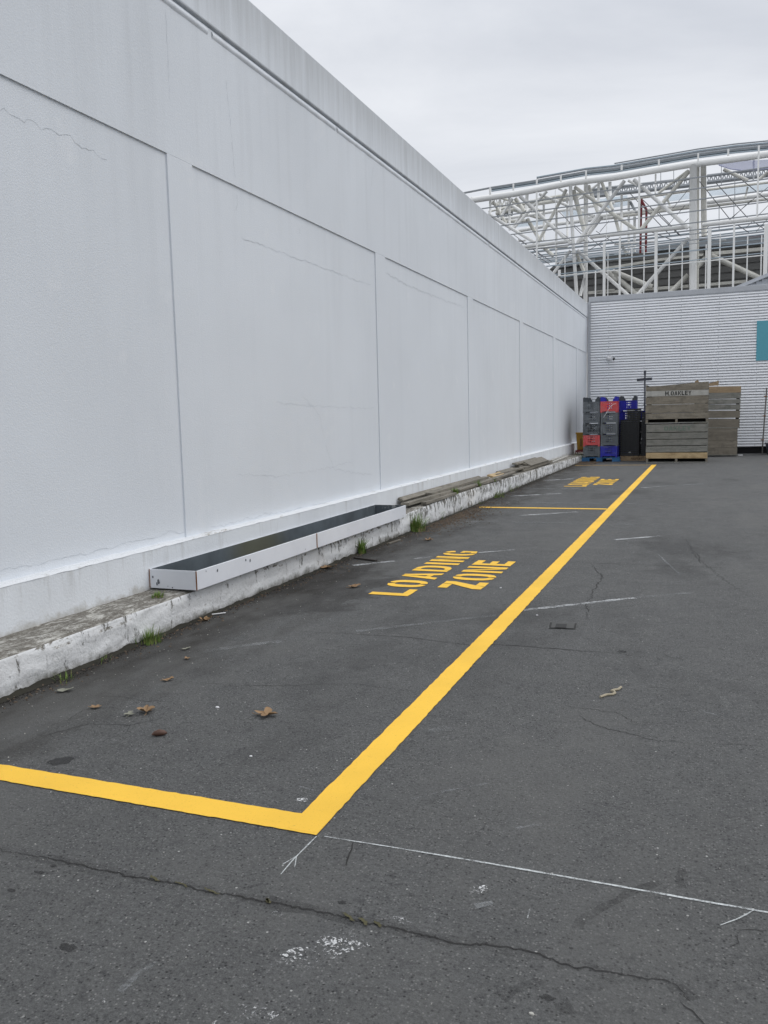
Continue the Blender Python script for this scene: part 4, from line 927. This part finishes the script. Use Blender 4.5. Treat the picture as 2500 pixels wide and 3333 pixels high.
for pts, w_, off, mt_ in (
  (AA((1140,320),(835,890)), 35, 0, 'steelc'), (AA((560,420),(398,670)), 28, 0, 'steelw'), (AA((640,395),(1190,910)), 38, 0, 'steelw'),
  (AA((300,590),(800,895)), 36, 0, 'steelw'), (AA((1230,295),(1899,764)), 38, .25, 'steelc'), (AA((1255,895),(1769,225)), 38, -.25, 'steelw'),
  (AA((1260,980),(1808,1465)), 38, 0, 'steelw'), (AA((1185,980),(1000,1225)), 32, 0, 'steelw'), (AA((1215,330),(1345,800)), 48, .5, 'steelc'),
  (AA((1250,1010),(1330,1210)), 36, .4, 'steelc'), (AA((1335,1280),(1290,1470)), 34, .4, 'steelw'), (AA((1250,900),(1340,855)), 34, .4, 'steelw'),
  (BB((210,480),(795,1005)), 42, -.25, 'steelw'), (BB((810,385),(285,1020)), 42, .25, 'steelc'), (BB((800,1110),(245,1730)), 42, 0, 'steelw'),
  (BB((150,490),(260,545)), 28, 1.5, 'steelw'), (BB((800,380),(470,630)), 30, 3, 'steelc'), (BB((1180,370),(1440,490)), 38, 4, 'steelc'), (BB((1659,400),(1560,480)), 34, 4, 'steelc'),
  (AA((590,420),(690,560)), 42, 2.5, 'steelc'), (AA((350,450),(490,690)), 30, 2.5, 'steelc'), (AA((500,460),(660,560)), 34, 4, 'steelw'), (AA((930,340),(570,740)), 30, 3, 'steelw'),
  (AA((660,590),(560,730)), 26, 3, 'steelw'), (AA((720,640),(860,880)), 40, 4, 'steelc'), (AA((880,930),(1000,1040)), 42, 4, 'steelc'), (AA((850,370),(1440,610)), 32, 4, 'steelw'),
  (AA((1380,280),(1480,570)), 38, 4, 'steelc'), (AA((1520,240),(1640,540)), 34, 5, 'steelc'), (AA((1060,310),(1240,420)), 26, 4, 'steelw'), (AA((1500,250),(1250,440)), 24, 4, 'steelw'), (AA((1520,610),(1370,810)), 46, 2, 'steelw'),
  (BB((0,860),(60,1080)), 34, 5, 'steelc'), (BB((170,720),(240,840)), 30, 6, 'steelg'), (BB((80,1190),(140,1290)), 34, 6, 'steelc'), (BB((570,690),(610,780)), 22, 6, 'steelc'),
  (BB((1440,560),(1410,680)), 20, 5, 'steelc')):
    mem('brace', pts, w_, off, mt_)
for pts, w_, off, mt_ in (
  (AA((318,440),(318,610)), 26, 1, 'steelw'), (AA((425,430),(425,560)), 24, 3, 'steelw'), (AA((525,410),(528,760)), 26, 2, 'steelw'), (AA((715,370),(710,600)), 36, 4, 'steelw'),
  (AA((895,480),(900,870)), 24, 5, 'steelw'), (AA((1035,570),(1030,1150)), 22, 5, 'steelw'), (AA((1150,410),(1150,830)), 24, 5, 'steelw'), (AA((1488,250),(1485,550)), 28, 4, 'steelw'), (AA((1610,240),(1612,400)), 34, 4, 'steelw'), 
  (BB((155,680),(155,1290)), 26, 6, 'steelw'), (BB((218,880),(218,1260)), 28, 6, 'steelw'), (BB((78,640),(76,1040)), 24, 5, 'steelw'), (BB((445,420),(443,630)), 18, 1, 'steelw'), (BB((1505,270),(1500,480)), 18, 4, 'steelg')):
    mem('post', pts, w_, off, mt_)
# outer wall framing, half a metre in front of the truss: mullions and thin rails
OF = -.6
for x, y0_, y1_, w_ in ((270,450,1015,20),(78,320,380,18),(480,262,330,18),(1230,150,220,18),(1560,110,870,18),(905,195,300,16),(60,1095,1735,20),(190,1180,1730,11),(322,1180,1720,11),(452,1045,1705,30),(595,1180,1700,11),(735,1180,1690,11),(992,1180,1670,12),(1030,1010,1665,34),(1143,1060,1665,12),(1295,960,1655,20),(1440,1090,1600,12),(1592,1080,1540,12),(1642,960,1510,42),(1800,1000,1640,12),(2000,1000,1640,30)):
    low = y1_ > 1500
    P = [F(*B_(x, y0_), OF), F(*B_(x-(4 if low else 0), y1_), OF)]
    if low: P[1].z = 0
    w__ = w_*.3014/FPX*(P[0]-EYE).dot(FF); P[1].x, P[1].y = P[0].x, P[0].y
    _shift(MB().beam(P[0], P[1], w__, w__*.8, up=PN), 'mullion', MAT['steelw'], st, sto)
for x, y0_, y1_, w_ in ((820,350,1080,18),(316,300,375,18),(567,258,330,16),(820,210,265,16),(1080,165,235,16),(1352,115,205,16),(1020,320,1000,5),(1125,1000,1320,9),(1550,900,1480,26),(1590,1000,1480,9),(1455,1200,1490,12),(1575,560,900,5),(1065,1190,1260,26)):
    P = [F(*A_(x, y0_), OF), F(*A_(x, y1_), OF)]; w__ = w_*.3014/FPX*(P[0]-EYE).dot(FF); P[1].x, P[1].y = P[0].x, P[0].y
    if y1_ > 1300: P[1].z = 0
    _shift(MB().beam(P[0], P[1], w__, w__*.8, up=PN), 'mullion', MAT['steelw'], st, sto)
xr_ = F(*B_(905, 455), OF); 
for yb_, w_, mt_ in ((455,10,'steelg'),(575,10,'steelg'),(695,10,'steelg'),(815,9,'steelg'),(940,9,'steelg'),(1018,9,'steelg'),(1062,7,'steelg'),(1125,9,'steelg'),(1165,5,'steelg'),(1240,11,'roofp'),(1345,8,'roofp'),(1368,10,'steelw')):
    c = F(*B_(905, yb_), OF); a = c-PD*16; b = c+PD*13; w__ = w_*.3014/FPX*48
    _shift(MB().beam(a, b, w__*1.2, w__), 'rail', MAT[mt_], st, sto)
for off, ys in ((5, (1020, 1100, 1150, 1195)), (9, (1050, 1120, 1178))):   # rails of the far side
    for yb_ in ys:
        c = F(*B_(905, yb_), off); _shift(MB().beam(c-PD*20, c+PD*13, .1, .06), 'rail', MAT['roofp'], st, sto)
# slate roof-edge gutter band above the top chord with rails and thin walkway
def bandpt(base, off, u0, u1, mat, name, th=.05):
    m = MB()
    for (a, b) in zip(base, base[1:]):
        p = [F(a[0], a[1]-u0, off), F(b[0], b[1]-u0, off), F(b[0], b[1]-u1, off), F(a[0], a[1]-u1, off)]
        q = [v+PN*th for v in p]; m.hexa([p[0], p[1], q[1], q[0], p[3], p[2], q[2], q[3]])
    return _shift(m, name, MAT[mat], st, sto)
base = AA((-250,480),(50,400),(330,345),(820,268),(1352,172))+BB((0,405),(480,322),(905,248),(1300,195),(1659,160),(2400,70),(3600,-60))
hh = [.0]
bandpt(base[2:], 1.2, 0, 5, 'roofp', 'fascia_strip'); bandpt(base[2:], 1.3, 5, 8, 'steeld', 'fascia_strip'); bandpt(base[2:], 1.2, 8, 13.5, 'gutter', 'fascia_strip')
bandpt(base[4:], 1.4, 14.5, 18, 'gutter', 'fascia_strip'); bandpt(base[5:], 1.8, 19.5, 23, 'steeld', 'fascia_strip'); bandpt(base[5:], 1.9, 23, 26.5, 'gutter', 'fascia_strip')
for k_, u, nm in ((0, 12, 'guard_rail'), (0, 14.5, 'guard_rail'), (3, 20.5, 'guard_rail'), (3, 24, 'guard_rail'), (5, 30, 'guard_rail')):
    P = [F(a[0], a[1]-u, 1.6 if u > 16 else .8) for a in base[k_:]]; _shift(MB().tube(P, .035, 6), nm, MAT['steelg' if u != 24 else 'roofp'], st, sto)
# lattice walkway girder inside
def lattice(pts, hpx, off, mat, n):
    P = [F(*p, off) for p in pts]; Q = [F(p[0], p[1]+hpx, off) for p in pts]; m = MB(); m.tube(P, .09, 6); m.tube(Q, .12, 6)
    for (a, b), (c, d) in zip(zip(P, P[1:]), zip(Q, Q[1:])):
        for i in range(n): m.beam(a.lerp(b, i/n), c.lerp(d, (i+.5)/n), .06, .06); m.beam(c.lerp(d, (i+.5)/n), a.lerp(b, (i+1)/n), .06, .06)
    return _shift(m, 'lattice_girder', MAT[mat], st, sto)
lattice(BB((-250,590),(0,562),(820,470)), 22, 8, 'steelg', 16); lattice(BB((1000,440),(1659,360),(2400,280)), 22, 8, 'steelg', 14); lattice(AA((820,430),(1340,350)), 14, 8, 'steelc', 12); lattice(AA((380,540),(700,470)), 12, 9, 'steelc', 10); lattice(AA((700,450),(1250,360)), 8, 10, 'steelw', 14)
lattice(AA((330,380),(900,560)), 26, 11, 'steelc', 12); lattice(AA((390,590),(560,560)), 18, 10, 'steelg', 6)
for pts, w_, off, mt_ in (
  (BB((1000,725),(1659,640),(2400,550)), 48, 6, 'steelw'), (BB((1000,770),(1659,690),(2400,600)), 28, 6, 'steelc'), (BB((-200,745),(0,715),(815,600)), 26, 7, 'steelc'), (BB((1000,590),(1659,510),(2400,430)), 26, 7, 'steelc'),
  (BB((-300,895),(0,852),(810,748)), 30, 6, 'steelw'), (BB((-300,920),(0,885),(810,782)), 30, 6, 'steelc'), (AA((450,640),(1340,510),(1659,465)), 30, 6, 'steelw'), (AA((620,770),(1000,700),(1659,620)), 34, 6, 'steelw'), (AA((300,560),(900,430)), 20, 8, 'steelc'),
  (AA((440,670),(740,655)), 34, 6, 'steelc'), (AA((700,960),(1160,935)), 26, 2, 'steelw'), (BB((0,1180),(440,1150)), 22, 5, 'steelw'), (AA((430,900),(700,870)), 20, 6, 'steelw'), (AA((840,480),(1200,430)), 22, 9, 'steelg')):
    mem('purlin', pts, w_, off, mt_)
# pale translucent roofing sheets seen from beneath
def sheet(quad, off0, off1, mat, name='roof_sheet', nr=9):
    m = MB(); a, b, c, d = [F(*p, o) for p, o in zip(quad, (off0, off0, off1, off1))]
    for i in range(nr):
        t0, t1 = i/nr, (i+.8)/nr; m.face([a.lerp(d, t0), b.lerp(c, t0), b.lerp(c, t1), a.lerp(d, t1)])
    return _shift(m, name, MAT[mat], st, sto)
sheet(BB((1020,600),(1800,500),(1800,590),(1020,660)), 10, 9, 'roofp'); sheet(BB((520,660),(820,620),(820,690),(560,720)), 10, 9, 'roofp'); sheet(AA((1080,560),(1340,510),(1340,600),(1130,620)), 10, 9, 'roofp')
sheet(AA((1400,440),(1700,400),(1700,470),(1430,500)), 10, 9, 'roofp'); sheet(AA((560,690),(900,640),(900,700),(600,730)), 10, 9, 'roofp'); sheet(BB((-100,680),(140,650),(140,760),(-100,800)), 11, 10, 'roofp')
# stay cables and cross rods
m = MB()
for a, b in (((920,500),(1250,912)),((1100,520),(1440,895)),((1360,470),(1900,900)),((170,630),(600,1080)),((310,700),(700,1080)),((480,840),(720,1090)),((300,1010),(620,1130)),((1500,930),(1640,1030)),((1330,970),(1450,1050))):
    _shift(MB().tube([F(*B_(*a), 2), F(*B_(*b), 2)], .022, 5), 'tension_rod', MAT['steeld'], st, sto)
for a, b in (((1659,560),(1230,920)),((1659,760),(1420,1000)),((1480,700),(1230,930)),((820,560),(630,790)),((760,760),(520,1040)),((1750,800),(1530,1040)),((800,900),(640,1050)),((1000,1000),(1080,940))):
    _shift(MB().tube([F(*B_(*a), 4), F(*B_(*b), 4)], .016, 5), 'tension_rod', MAT['steeld'], st, sto)
for a, b in (((880,620),(1200,880)),((1220,700),(1540,960)),((1000,760),(1180,900)),((620,860),(980,1100)),((1060,560),(1400,900)),((1600,660),(1500,780)),((1380,980),(1659,800)),((760,1000),(960,1130)),((560,800),(900,1060)),((1460,770),(1659,900))):
    _shift(MB().tube([F(*A_(*a), 3), F(*A_(*b), 3)], .018, 5), 'tension_rod', MAT['steeld'], st, sto)
m = MB()
for a, b in ((500,380),(640,380),(1155,280),(1300,440),(1130,760),(1290,700)):
    _shift(MB().tube([F(*B_(a, b), 5), F(*B_(a, b+260), 5)], .02, 5), 'hanger_rod', MAT['steelg'], st, sto)
# bays carried on to the left, behind the long white wall
E0 = F(*A_(100, 440), 0); E1 = F(*A_(700, 937), 0)
for k in range(4):
    a = E0-PD*(3.2*k+3); b = E0-PD*(3.2*k+6.2); zt = E0.z-.12*(3.2*k+3); zl = E1.z-.3
    for nm, p_, q_, r_ in (('top_chord', Vector((a.x+3.2*PD.x, a.y+3.2*PD.y, zt+.38)), Vector((a.x, a.y, zt)), .17), ('lower_chord', Vector((a.x+3.2*PD.x, a.y+3.2*PD.y, zl)), Vector((a.x, a.y, zl)), .10),
        ('brace', Vector((a.x, a.y, zt)), Vector((b.x, b.y, zl)), .09), ('brace', Vector((b.x, b.y, zt-.3)), Vector((a.x, a.y, zl)), .09), ('column', Vector((a.x, a.y, zt)), Vector((a.x, a.y, 0)), .12)):
        _shift(MB().tube([p_, q_], r_, 10), nm, MAT['steelw'], st, sto, smooth=True)
# red ladder pipes
rl = thing('red_pipework', 'pair of dark red pipes hanging inside the white steel frame', 'pipework', (-6, 53, 8)); rlo = Vector(rl.location)
_shift(MB().tube([F(*p, 4) for p in BB((295,690),(287,900),(280,1275))], .065, 8), 'pipe', MAT['red'], rl, rlo); _shift(MB().tube([F(*p, 4) for p in BB((292,700),(345,800),(345,950),(338,1265))], .065, 8), 'pipe', MAT['red'], rl, rlo)
# netting slung under the top chord
m = MB(); top = BB((1110,318),(1250,290),(1400,275),(1659,262),(2400,180)); bot = BB((1130,325),(1250,365),(1400,385),(1659,362),(2400,300))
T1 = [F(*p, 1.5) for p in top]; T2 = [F(*p, 1.5) for p in bot]
for i in range(4): m.face([T2[i], T2[i+1], T1[i+1], T1[i]])
m.tube(T2, .03, 5); tag(m.build('safety_net', MAT['net']), 'sagging lilac safety net slung under the white top tube of the stadium', 'net')
# ribbed grandstand cladding behind the frame
gs = thing('grandstand', 'dark grey ribbed grandstand cladding behind the white steel frame', 'building', (0, 62, 0)); gso = Vector(gs.location)
OG = 9
topl = AA((-900,1560),(300,1330),(940,1200),(1050,1110),(1450,1050),(1659,1020))+BB((0,1290),(440,1262),(440,1215),(810,1165),(915,1130),(1659,1085),(3600,930))
m = MB()
for (a, b) in zip(topl, topl[1:]):
    if abs(a[0]-b[0]) < 1: continue
    pa_, pb2 = F(*a, OG), F(*b, OG); n = 26; 
    zt = max(pa_.z, pb2.z)
    for i in range(int(zt/.45)+1):
        z = i*.45
        def cl(zz, p): return min(zz, p.z)
        for z0_, z1_, o_ in ((z, z+.33, 0), (z+.33, z+.45, .1)):
            q = [Vector((pa_.x, pa_.y, cl(z0_, pa_))), Vector((pb2.x, pb2.y, cl(z0_, pb2))), Vector((pb2.x, pb2.y, cl(z1_, pb2))), Vector((pa_.x, pa_.y, cl(z1_, pa_)))]
            if (q[3]-q[0]).length < 1e-4 and (q[2]-q[1]).length < 1e-4: continue
            q2 = [v+PN*.12 for v in q]; q = [v+PN*(-.06 if o_ == 0 else .03) for v in q]; m.hexa([q[0], q[1], q2[1], q2[0], q[3], q[2], q2[2], q2[3]])
_shift(m, 'cladding', MAT['stand'], gs, gso)
def gbeam(pts, wpx, mat, name, off=OG-.6, dep=.2):
    P = [F(*p, off) for p in pts]; m = MB(); w__ = wpx*.3014/FPX*(P[0]-EYE).dot(FF)
    for a, b in zip(P, P[1:]): m.beam(a, b, dep, w__)
    _shift(m, name, MAT[mat], gs, gso)
gbeam(BB((0,1345),(440,1320),(810,1280),(960,1262)), 34, 'stand', 'eaves_strip'); gbeam(BB((-100,1440),(0,1425),(500,1345),(960,1290)), 26, 'steelc', 'beam'); gbeam(BB((1050,1280),(1659,1225),(2400,1150)), 36, 'steelc', 'beam')
gbeam(BB((440,1225),(810,1180)), 60, 'steelg', 'eaves_strip', OG-.3); gbeam(BB((915,1180),(1659,1130),(2400,1080)), 60, 'steelg', 'eaves_strip', OG-.3)
gbeam(AA((1050,1150),(1450,1090)), 40, 'steelg', 'eaves_strip', OG-.3); gbeam(AA((1080,1265),(1659,1180)), 24, 'roofp', 'beam')
gbeam(BB((-200,1700),(0,1690),(480,1655),(800,1632)), 30, 'steelc', 'beam'); gbeam(BB((910,1625),(1420,1580)), 30, 'steelc', 'beam'); gbeam(AA((1380,1440),(1659,1410)), 30, 'steelc', 'beam')
for pts in (BB((0,1520),(250,1725)), BB((-20,1470),(410,1640)), BB((605,1700),(800,1510)), BB((895,1420),(990,1325)), BB((1050,1305),(1600,1560)), AA((1560,1190),(1700,1300))):
    P = [F(*p, OG-1.2) for p in pts]; _shift(MB().tube(P, .16, 8), 'brace', MAT['steelc'], gs, gso, smooth=True)
gbeam(BB((452,1440),(452,1700)), 50, 'steelc', 'column', OG-1.5); gbeam(BB((1000,1250),(1000,1330)), 70, 'steelc', 'gusset', OG-1)
gbeam(BB((1130,1130),(1205,1128)), 22, 'steelw', 'vent', OG-.8); gbeam(BB((1430,1100),(1640,1082)), 12, 'red', 'fascia_strip', OG-.8)

# ---------------------------------------------------------------- weeds, leaves, litter
def tuft(c, n, h, spread, label, wide=.004, name='grass_tuft', grp='weeds along the kerb'):
    m = MB()
    for _ in range(n):
        a = random.uniform(0, 2*math.pi); r = random.uniform(0, spread*.45); x, y = math.cos(a)*r, math.sin(a)*r
        L = h*random.uniform(.45, 1.1); lean = random.uniform(.1, .9); a2 = a+random.uniform(-.6, .6); w_ = wide*random.uniform(.6, 1.3)
        dx, dy = math.cos(a2), math.sin(a2); sx, sy = -dy, dx; b0 = len(m.v); N = 4
        for i in range(N+1):
            t = i/N; off = lean*L*t*t; z = L*(t-.35*lean*t*t); ww = w_*(1-t*.9)
            m.v += [(x+dx*off+sx*ww, y+dy*off+sy*ww, z), (x+dx*off-sx*ww, y+dy*off-sy*ww, z)]
        for i in range(N): k = b0+2*i; m.f.append((k, k+1, k+3, k+2)); m.m.append(0)
    o = m.build(name, MAT['grass']); o.location = c; return tag(o, label, 'weed', grp)
def kb(y, dx=.0): return (-3.60+dx, y, 0)
tuft(G(482, 2090)+Vector((.0,0,0)), 150, .12, .24, 'grass tuft at the kerb foot below the near end of the planter')
tuft(G(1348, 1728)+Vector((.0,0,0)), 300, .25, .34, 'largest bright green grass tuft, at the kerb just past the planter', .007)
tuft(G(1180, 1802)+Vector((-.01,0,0)), 60, .20, .10, 'upright leafy weed at the kerb foot halfway along the planter', .011)
tuft((-3.74, 5.02, .236), 60, .045, .13, 'low green weed on top of the ledge at the near end of the planter', .005)
tuft(G(1425, 1690), 70, .15, .16, 'dark leafy weed just beyond the largest grass tuft', .010); tuft(G(1452, 1678), 50, .12, .12, 'pale grass tuft third along the kerb past the planter', .005)
tuft(G(1487, 1664), 60, .12, .16, 'dark weed clump fourth along the kerb past the planter', .009)
tuft(G(1550, 1640), 40, .08, .3, 'thin grass at the kerb foot below the long boards'); tuft(G(1605, 1618), 120, .14, .50, 'wide pale green grass patch at the kerb below the boards', .007)
tuft(G(1642, 1600), 110, .16, .40, 'bright grass clump at the kerb below the timber pile', .008); tuft(G(1672, 1590), 50, .12, .3, 'small dark weed beyond the bright grass clump', .008)
tuft(G(930, 1885)+Vector((-.01,0,0)), 10, .15, .05, 'wispy dry grass stalks at the kerb foot under the planter', .002); tuft(G(210, 2215), 30, .06, .16, 'sparse low grass at the kerb foot nearest the camera', .003); tuft(G(330, 2155)+Vector((.0,0,0)), 20, .04, .15, 'tiny grass sprigs at the kerb foot before the first tuft', .003)
tuft((-3.64, 12.5, .30), 60, .11, .12, 'dark weed growing on the ledge between two grey boards', .009); tuft((-3.63, 13.9, .30), 40, .12, .10, 'small weed on the ledge edge among the long boards', .008); tuft((-3.63, 15.0, .29), 30, .09, .10, 'tiny weed on the ledge near the middle of the boards', .007)
tuft((-3.75, 26.2, .1), 60, .2, .5, 'dry twiggy weeds at the far end of the ledge', .006)

def leaf(c, s, rz, label, mat='leaf', lobes=5, curl=.35, name='dry_leaf'):
    m = MB(); N = 40; rim = []
    for i in range(N):
        a = 2*math.pi*i/N; r = s*(.42+.58*abs(math.cos(lobes*a/2))**1.3)*(1 if lobes > 1 else .6)*(1+random.uniform(-.06, .06))
        if lobes == 1: r = s*(.35+.65*abs(math.cos(a))**1.5)
        x, y = r*math.cos(a), r*math.sin(a)*.85; rim.append((x, y, curl*(abs(y)*.35+.45*x*x/s+.5*s*noise.noise(Vector((x/s*1.6, y/s*1.6, c[0]*7))))+.004+.15*s))
    b0 = len(m.v); m.v.append((0, 0, .004)); m.v += [(x, y, max(.002, z)) for x, y, z in rim]
    for i in range(N): m.f.append((b0, b0+1+i, b0+1+(i+1) % N)); m.m.append(0)
    m.tube([(0, 0, .006), (-s*.9, 0, .008), (-s*1.3, s*.15, .012)], .0015, 5)
    o = m.build(name, MAT[mat]); o.location = c; o.rotation_euler = (0, 0, rz); return tag(o, label, 'leaf', 'fallen leaves')
q6 = lambda a, b: G(a*.6028, 1950+b*.6028)
leaf(q6(518,590), .032, .4, 'small tan dry leaf, left of the larger tan leaf behind the near yellow line'); leaf(q6(790,612), .058, 2.2, 'large tan curled leaf between the kerb grass and the near yellow line', curl=.6)
leaf(q6(1440,632), .062, .2, 'brown curled leaf lying alone in the middle of the near bay', curl=.45, lobes=4); leaf(q6(1113,117), .05, 1, 'brown dry leaf against the kerb foot below the planter end', curl=.7)
leaf(q6(908,442), .035, .8, 'small narrow tan leaf between the kerb grass and the brown seed pod', lobes=1, curl=.6); leaf(q6(355,500), .045, .6, 'grey green leaf lying near the kerb at far left', 'leafg', 1)
leaf(q6(700,628), .035, 2, 'pale feathery leaf scrap beside the large tan leaf', 'leafg', 3); leaf(q6(1010,325), .026, 2.5, 'reddish leaf fragment in the dirt near the first grass tuft', lobes=3); leaf(q6(1008,272), .03, 1.1, 'pale olive leaf fragment right of the first grass tuft', 'leafg', 1)
leaf(G(1155, 1912), .065, .9, 'tan star shaped leaf between the kerb and the lettering', curl=.5); leaf(G(1395, 1760), .06, .3, 'tan leaf on the asphalt right of the largest grass tuft', curl=.6)
leaf(G(1063, 1851), .085, .1, 'flat tan piece of bark at the kerb foot under the planter', lobes=3, name='bark_piece')
pd = MB(); pd.tube([(-.036,0,.008),(-.022,0,.013),(0,0,.017),(.022,0,.014),(.036,0,.012)], [.003,.012,.016,.012,.004], 10); o = pd.build('seed_pod', MAT['pod'], smooth=True); o.location = q6(862, 738); o.rotation_euler = (0,0,.5); tag(o, 'dark brown seed pod on the asphalt behind the near yellow line', 'seed pod')
m = MB(); m.tube([v+Vector((0,0,.008)) for v in P2([(652,872),(690,858),(725,856),(742,848),(735,838),(718,836),(735,830),(760,826),(778,812)], .5425, 1600, 1800)], .0065, 6); tag(m.build('rope_scrap', MAT['rope']), 'pale twisted rope scrap lying on the open asphalt at right', 'rope')
a, b = G(1140+15, 1818), G(1225, 1828); m = MB(); m.beam((a.x, a.y, .01), (b.x, b.y, .012), .035, .015); tag(m.build('dark_stick', m_metal('bark', (.04,.035,.03), .9)), 'dark flat stick on the asphalt by the leafy kerb weed', 'stick')
a, b = G(1265, 1772), G(1302, 1760); m = MB(); m.beam((a.x, a.y, .01), (b.x, b.y, .012), .03, .012); tag(m.build('grey_stick', MAT['woodl']), 'thin grey stick near the kerb past the leafy weed', 'stick')
a, b = G(690, 2003), G(735, 1999); m = MB(); m.tube([(a.x, a.y, .008), (b.x, b.y, .012)], .005, 5); tag(m.build('white_straw', MAT['whitep']), 'thin white straw at the kerb foot below the planter', 'straw')
# loose grit, flakes and leaf crumbs by the kerb; pale chips scattered over the asphalt
def scatter(name, n, fn, smin, smax, mat):
    m = MB()
    for _ in range(n):
        x, y = fn(); s = random.uniform(smin, smax); a = random.uniform(0, 3.14); c, d = math.cos(a)*s, math.sin(a)*s; k = random.uniform(.3, .8); z = s*random.uniform(.3, .7)
        P = [(x-c, y-d), (x+d*k, y-c*k), (x+c, y+d), (x-d*k, y+c*k)]; t = (x+random.uniform(-.3,.3)*s, y+random.uniform(-.3,.3)*s, z+.002)
        b0 = len(m.v); m.v += [(p[0], p[1], .001) for p in P]; m.v.append(t)
        for i in range(4): m.f.append((b0+i, b0+(i+1) % 4, b0+4)); m.m.append(0)
    return tag(m.build(name, mat), kind='stuff')
scatter('kerb_grit', 9000, lambda: (-3.60+abs(random.gauss(0, .09))*(.6+.8*abs(noise.noise(Vector((0, random.random()*0, 0))))), 2.2+24*random.random()**1.4), .002, .0065, m_metal('dark_grit', (.02,.018,.016), 1))
def soil(u, v):
    y = 1.5+27*u; w_ = .035+.03*abs(noise.noise(Vector((0, y*2.3, 0))))+.02*abs(noise.noise(Vector((0, y*9, 5))))
    return (-3.612+w_*v, y, .002+(1-v)**1.5*(.012+.022*abs(noise.noise(Vector((3, y*5, 0))))+.008*abs(noise.noise(Vector((3, y*23, v))))))
tag(MB().grid(soil, 1400, 5).build('kerb_moss_line', m_metal('damp_soil', (.028,.026,.018), 1, var=.6)), kind='stuff')
scatter('leaf_litter', 900, lambda: (-3.59+abs(random.gauss(0, .12)), 3+23*random.random()**1.2), .004, .016, MAT['litter'])
scatter('kerb_leaf_crumbs', 260, lambda: (-3.585+abs(random.gauss(0, .04)), random.choice((4.9, 6.2, 7.6, 9.6, 11.2, 13))+random.gauss(0, .35)), .004, .014, m_metal('brown_crumbs', (.16,.11,.07), .9, var=.5))
scatter('pale_chips', 420, lambda: (-3.58+abs(random.gauss(0, .5)), 2+14*random.random()**1.3), .002, .006, MAT['stone'])
scatter('loose_gravel', 900, lambda: (random.uniform(-3.4, 2.2), 1.3+9*random.random()**1.5), .0012, .0032, MAT['stone'])
scatter('far_corner_litter', 900, lambda: (-3.6+random.random()*.55, 25+1.9*random.random()), .01, .04, MAT['litter'])
scatter('kerb_soil', 1600, lambda: (-3.58+abs(random.gauss(0, .22)), random.gauss(12.0, .9)), .005, .02, MAT['litter'])
for px_, py_, sz, lb in ((817,2462,.009,'largest white chip on the asphalt left of the near line corner'),(708,2303,.012,'flat white scrap on the asphalt behind the brown curled leaf'),(1630,1914,.012,'white scrap between the near lettering and the long yellow line'),(1748,2003,.011,'tiny pale chip beside the yellow line near the access cover'),(1730,3302,.009,'pale flat stone at the bottom edge right of centre')):
    c = G(px_, py_); m = MB(); q = [(math.cos(t)*sz*random.uniform(.6, 1.1), math.sin(t)*sz*.7*random.uniform(.6, 1.1)) for t in [k*.9 for k in range(7)]]
    b_ = [(x, y, .001) for x, y in q]; t_ = [(x*.8, y*.8, sz*.45) for x, y in q]; m.face(t_)
    for k in range(7): m.face([b_[k], b_[(k+1) % 7], t_[(k+1) % 7], t_[k]])
    o = m.build('white_chip', MAT['whitep' if py_ < 3000 else 'stone']); o.location = c; tag(o, lb, 'chip')
